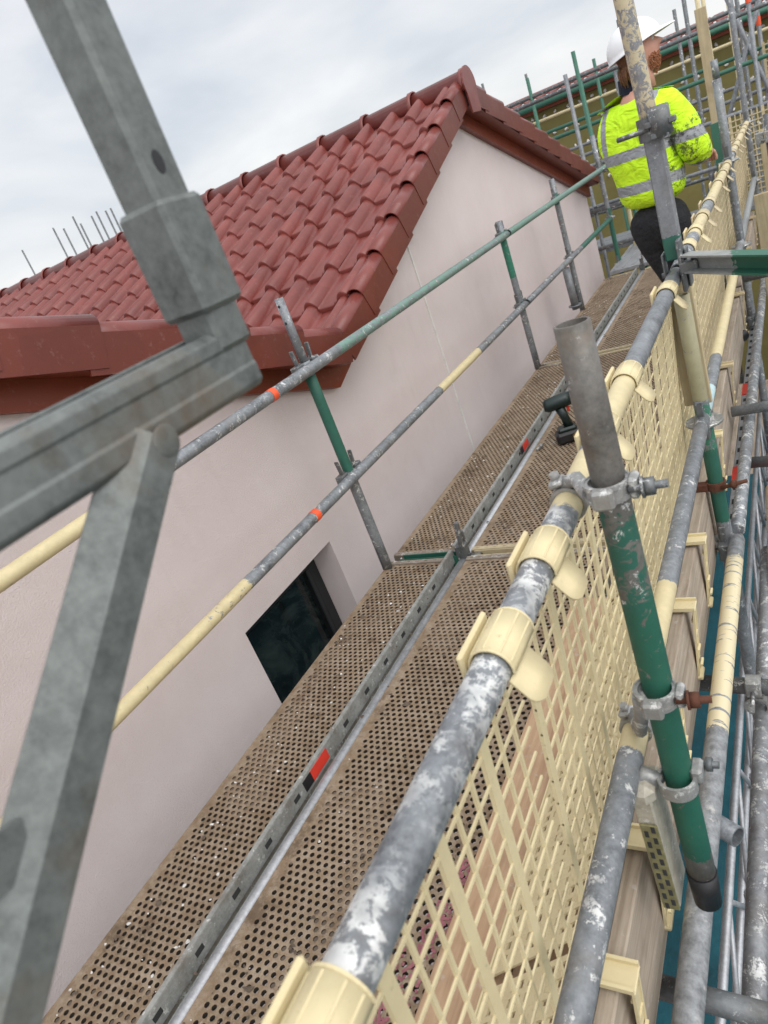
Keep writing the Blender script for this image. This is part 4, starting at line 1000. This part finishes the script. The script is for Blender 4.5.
for i, (x, y, z1, mt, lb) in enumerate(((-1.92, 9.2, 1.9, 'gpaint', 'green upright just past the gable corner, left of a cream one'), (-1.72, 9.35, 1.5, 'creampaint', 'cream flaking upright just past the gable corner'), (-1.60, 9.05, 1.0, 'gpaint', 'short green upright between the gable corner and the worker'), (-1.45, 9.5, 1.6, 'galv_d', 'dark grey upright close left of the worker'), (-2.15, 9.6, 2.05, 'galv', 'grey upright behind the gable corner'))):
    t = fartube('corner_standard', (x, y, -4.9), (x, y, z1), lb, mt, cat='upright tube', group='uprights at the gable corner')
    for z in (.5, 1.0): m = MB(); m.tube((0, 0, z + 4.895), (0, 0, z + 4.91), .06, 14); m.box((.03, -.05, z + 4.93), (.05, .05, .07), bev=.005); obj('rosette', m, M['galv_d'], t)
for z, lb in ((.12, 'low dark cross rail past the gable corner'), (.55, 'middle dark cross rail past the gable corner'), (.95, 'upper dark cross rail past the gable corner')):
    fartube('corner_rail', (-2.3, 9.12, z), (-1.0, 9.16, z), lb, 'galv_d', cat='rail')
# olive building
ob_ = thing('building', 'olive sheathed building with a red tiled eave behind the far scaffold', 'building', (-1, 15, -5))
OB = V((-1, 15, -5))
m = MB(); m.box((-.6, 17.0, -1.5), (7.4, 5, 7.0)); obj('wall', rb2 := loc(m, OB), M['olive'], ob_)
m = MB()
for i in range(34):
    for j in range(5):
        m.tube((-4.2 + i * .22 + .11 * (j % 2) + random.uniform(-.03, .03), 14.49, 1.85 - j * .33 + random.uniform(-.03, .03)), (-4.2 + i * .22 + .11 * (j % 2), 14.50, 1.85 - j * .33), .033, 8)
obj('fixing_disc', loc(m, OB), M['white'], ob_, 'white insulation fixing discs on the olive wall')['kind'] = 'stuff'
m = MB(); m.box((-.6, 14.42, 2.02), (7.8, .12, .16)); obj('fascia', loc(m, OB), M['board'], ob_)
m = MB(); per_ = 8; x1r, x0r = 3.2, -4.5; n = int((x1r - x0r) / TW * 1.0)
vs = []; tot = n * per_
for (y, z, a) in ((14.25, 2.08, 1), (14.25, 2.16, 1), (16.8, 2.30, 1)):
    for i in range(tot + 1): x = x0r + i * TW / per_; vs.append((x, y, z + prof(i * TW / per_) * 1.6))
m.add(vs, [(a * (tot + 1) + i, a * (tot + 1) + i + 1, (a + 1) * (tot + 1) + i + 1, (a + 1) * (tot + 1) + i) for a in range(2) for i in range(tot)], 0, True)
obj('roof', loc(m, OB), M['tile'], ob_)
m = MB(); m.tube((-4.5, 14.2, 2.03), (3.2, 14.2, 2.03), .045, 10); obj('gutter', loc(m, OB), M['gpaint'], ob_)

# thin scaffold tips above the near roof's ridge
for i, (px, z) in enumerate(((-18.65, 3.8), (-17.05, 3.93), (-16.68, 3.8), (-16.15, 3.95), (-16.0, 3.72), (-15.5, 3.76), (-15.27, 3.8), (-14.95, 3.72), (-14.75, 3.72), (-4.7, 2.75), (-3.9, 2.6))):
    fartube('scaffold_tip', (px, 14.5, -5), (px, 14.5, z), ['thin upright tip above the ridge, leftmost of all', 'thin upright tip above the ridge, second from the left', 'thin upright tip above the ridge, third from the left', 'thin upright tip above the ridge, fourth from the left', 'thin upright tip above the ridge, fifth from the left', 'thin upright tip above the ridge, sixth from the left', 'thin upright tip above the ridge, seventh from the left', 'thin upright tip above the ridge, eighth from the left', 'thin upright tip above the ridge, next to the foreground post', 'thin upright tip just right of the gable peak', 'thin upright tip right of the gable peak above the far slope'][i], 'galv_d', cat='upright tube', group='scaffold uprights behind the house', r=.024)
EX = ((-.95, 10.6, 2.9, 'galv_d', 'thin dark upright just right of the worker'), (-.42, 10.4, 3.2, 'galv', 'grey upright bundled with the tall plank'), (-.36, 10.7, 2.9, 'galv_d', 'dark upright bundled right of the tall plank'), (-.02, 10.5, 3.1, 'gpaint', 'green upright near the top right corner'), (.04, 10.9, 2.9, 'creampaint', 'cream upright near the top right corner'), (-.22, 12.2, 3.4, 'galv', 'pale upright farther off near the top right corner'), (.25, 12.0, 3.2, 'galv_d', 'dark upright farther off at the right edge'))
for x, y, z1, mt, lb in EX: fartube('far_standard', (x, y, -4.9), (x + random.uniform(-.04, .04), y, z1), lb, mt, cat='upright tube', group=FS)
for x0, x1, lb in ((-1.3, .1, 'grey diagonal brace among the far uprights, nearer the worker'), (-.2, 1.1, 'grey diagonal brace among the far uprights, at the right edge'), (.3, -.6, 'grey diagonal brace leaning left among the far uprights')):
    fartube('far_brace', (x0, 10.2, -.6), (x1, 10.25, 2.6), lb, 'galv', cat='tube')
m = MB(); nx = 60; vs = []
for j, z in enumerate((-4.9, -3.3, -1.7, -.12)):
    for i in range(nx + 1): x = -.4 + i * .07; vs.append((x, 9.72 + .03 * math.sin(i * 1.3) + .02 * math.sin(i * .47 + j), z))
m.add(vs, [(j * (nx + 1) + i, j * (nx + 1) + i + 1, (j + 1) * (nx + 1) + i + 1, (j + 1) * (nx + 1) + i) for j in range(3) for i in range(nx)], 0, True)
tag(obj('debris_netting', m, simple('grey_netting', (.13, .13, .12), .9, 0, .6, 4, .5, 60), solid=.004), 'grey debris netting hung under the far return scaffold boards', 'netting')
# bare tree at far right
tr = thing('tree', 'bare grey twiggy tree behind the far scaffold at top right', 'tree', (1.1, 24, -5))
m = MB(); m.path([(0, 0, 0), (.1, 0, 2.5), (0, .1, 5)], .2, 8, rs=[.25, .18, .12]); obj('trunk', m, M['bark'], tr)
m = MB(); rnd = random.Random(9)
def branch(p, d, L, r, dep):
    q = p + d * L; m.path([p, (p + q) / 2 + V((rnd.uniform(-.1, .1), rnd.uniform(-.1, .1), 0)) * L, q], r, 4, rs=[r, r * .8, r * .6])
    if dep: 
        for _ in range(4): branch(q if _ else (p + q) / 2, (d + V((rnd.uniform(-.8, .8), rnd.uniform(-.8, .8), rnd.uniform(-.2, .6)))).normalized(), L * .68, r * .55, dep - 1)
for _ in range(5): branch(V((0, .1, 4.6)), V((rnd.uniform(-.8, .8), rnd.uniform(-.8, .8), 1)).normalized(), 1.3, .07, 4)
obj('crown', m, M['bark'], tr)

# ------------------------------------------------------------------ world, sun, camera
wd = bpy.data.worlds.new('World'); SC.world = wd; wd.use_nodes = True; nt = wd.node_tree; bg = nt.nodes['Background']
sky = nt.nodes.new('ShaderNodeTexSky'); sky.sky_type = 'NISHITA'; sky.sun_disc = False
SE, SR = math.radians(50), math.radians(120)
sky.sun_elevation = SE; sky.sun_rotation = SR; sky.air_density = 1.0; sky.dust_density = 2.0
tc = nt.nodes.new('ShaderNodeTexCoord'); mp = nt.nodes.new('ShaderNodeMapping'); mp.inputs['Scale'].default_value = (1.0, 1.0, 2.6); mp.inputs['Location'].default_value = (.3, .7, .1)
n1 = nt.nodes.new('ShaderNodeTexNoise'); n1.inputs['Scale'].default_value = 3.1; n1.inputs['Detail'].default_value = 5; n1.inputs['Roughness'].default_value = .5; n1.inputs['Distortion'].default_value = .3
nt.links.new(tc.outputs['Generated'], mp.inputs[0]); nt.links.new(mp.outputs[0], n1.inputs['Vector'])
cr = nt.nodes.new('ShaderNodeValToRGB'); e = cr.color_ramp.elements; e[0].position = .34; e[0].color = (.70, .735, .79, 1); e[1].position = .64; e[1].color = (1.0, 1.0, 1.0, 1)
nt.links.new(n1.outputs['Fac'], cr.inputs[0])
ml = nt.nodes.new('ShaderNodeVectorMath'); ml.operation = 'SCALE'; nt.links.new(cr.outputs[0], ml.inputs[0])
dv = nt.nodes.new('ShaderNodeVectorMath'); dv.operation = 'DOT_PRODUCT'; dv.inputs[1].default_value = (math.sin(SR) * math.cos(SE), math.cos(SR) * math.cos(SE), math.sin(SE)); nt.links.new(tc.outputs['Generated'], dv.inputs[0])
mr = nt.nodes.new('ShaderNodeMapRange'); mr.inputs[1].default_value = -.2; mr.inputs[2].default_value = 1; mr.inputs[3].default_value = 7.7; mr.inputs[4].default_value = 16; nt.links.new(dv.outputs['Value'], mr.inputs[0]); nt.links.new(mr.outputs[0], ml.inputs['Scale'])
mx = nt.nodes.new('ShaderNodeMix'); mx.data_type = 'RGBA'; mx.inputs[0].default_value = .86; nt.links.new(sky.outputs[0], mx.inputs[6]); nt.links.new(ml.outputs[0], mx.inputs[7])
nt.links.new(mx.outputs[2], bg.inputs['Color']); bg.inputs['Strength'].default_value = .10
sd = bpy.data.lights.new('Sun', 'SUN'); sd.energy = 1.0; sd.angle = math.radians(45); sd.color = (1, .97, .93); so = bpy.data.objects.new('Sun', sd); COL.objects.link(so)
sv = V((math.sin(SR) * math.cos(SE), math.cos(SR) * math.cos(SE), math.sin(SE))); so.rotation_euler = sv.to_track_quat('Z', 'Y').to_euler()

cd = bpy.data.cameras.new('Camera'); cam = bpy.data.objects.new('Camera', cd); COL.objects.link(cam); SC.camera = cam
cd.sensor_fit = 'VERTICAL'; cd.sensor_height = 36; cd.lens = 708.54 / 1024 * 36; cd.clip_start = .02; cd.clip_end = 2000
Rr = [[0.83880392, 0.33958619, 0.42554576], [-0.09614308, 0.86173899, -0.49815904], [-0.5358773, 0.37694448, 0.75547891]]
# rows: image right, image down, forward, in (right, down, along) world terms
def wv(r): return V((r[0], r[2], -r[1]))
right, down, fwd = wv(Rr[0]), wv(Rr[1]), wv(Rr[2])
mt = Matrix((( right.x, -down.x, -fwd.x), (right.y, -down.y, -fwd.y), (right.z, -down.z, -fwd.z)))
cam.matrix_world = Matrix.Translation((0, 0, 1.49)) @ mt.to_4x4()
cd.dof.use_dof = True; cd.dof.focus_distance = 2.2; cd.dof.aperture_fstop = 7.5
SC.view_settings.view_transform = 'Standard'; SC.view_settings.look = 'None'; SC.view_settings.exposure = 0.42; SC.view_settings.gamma = 1
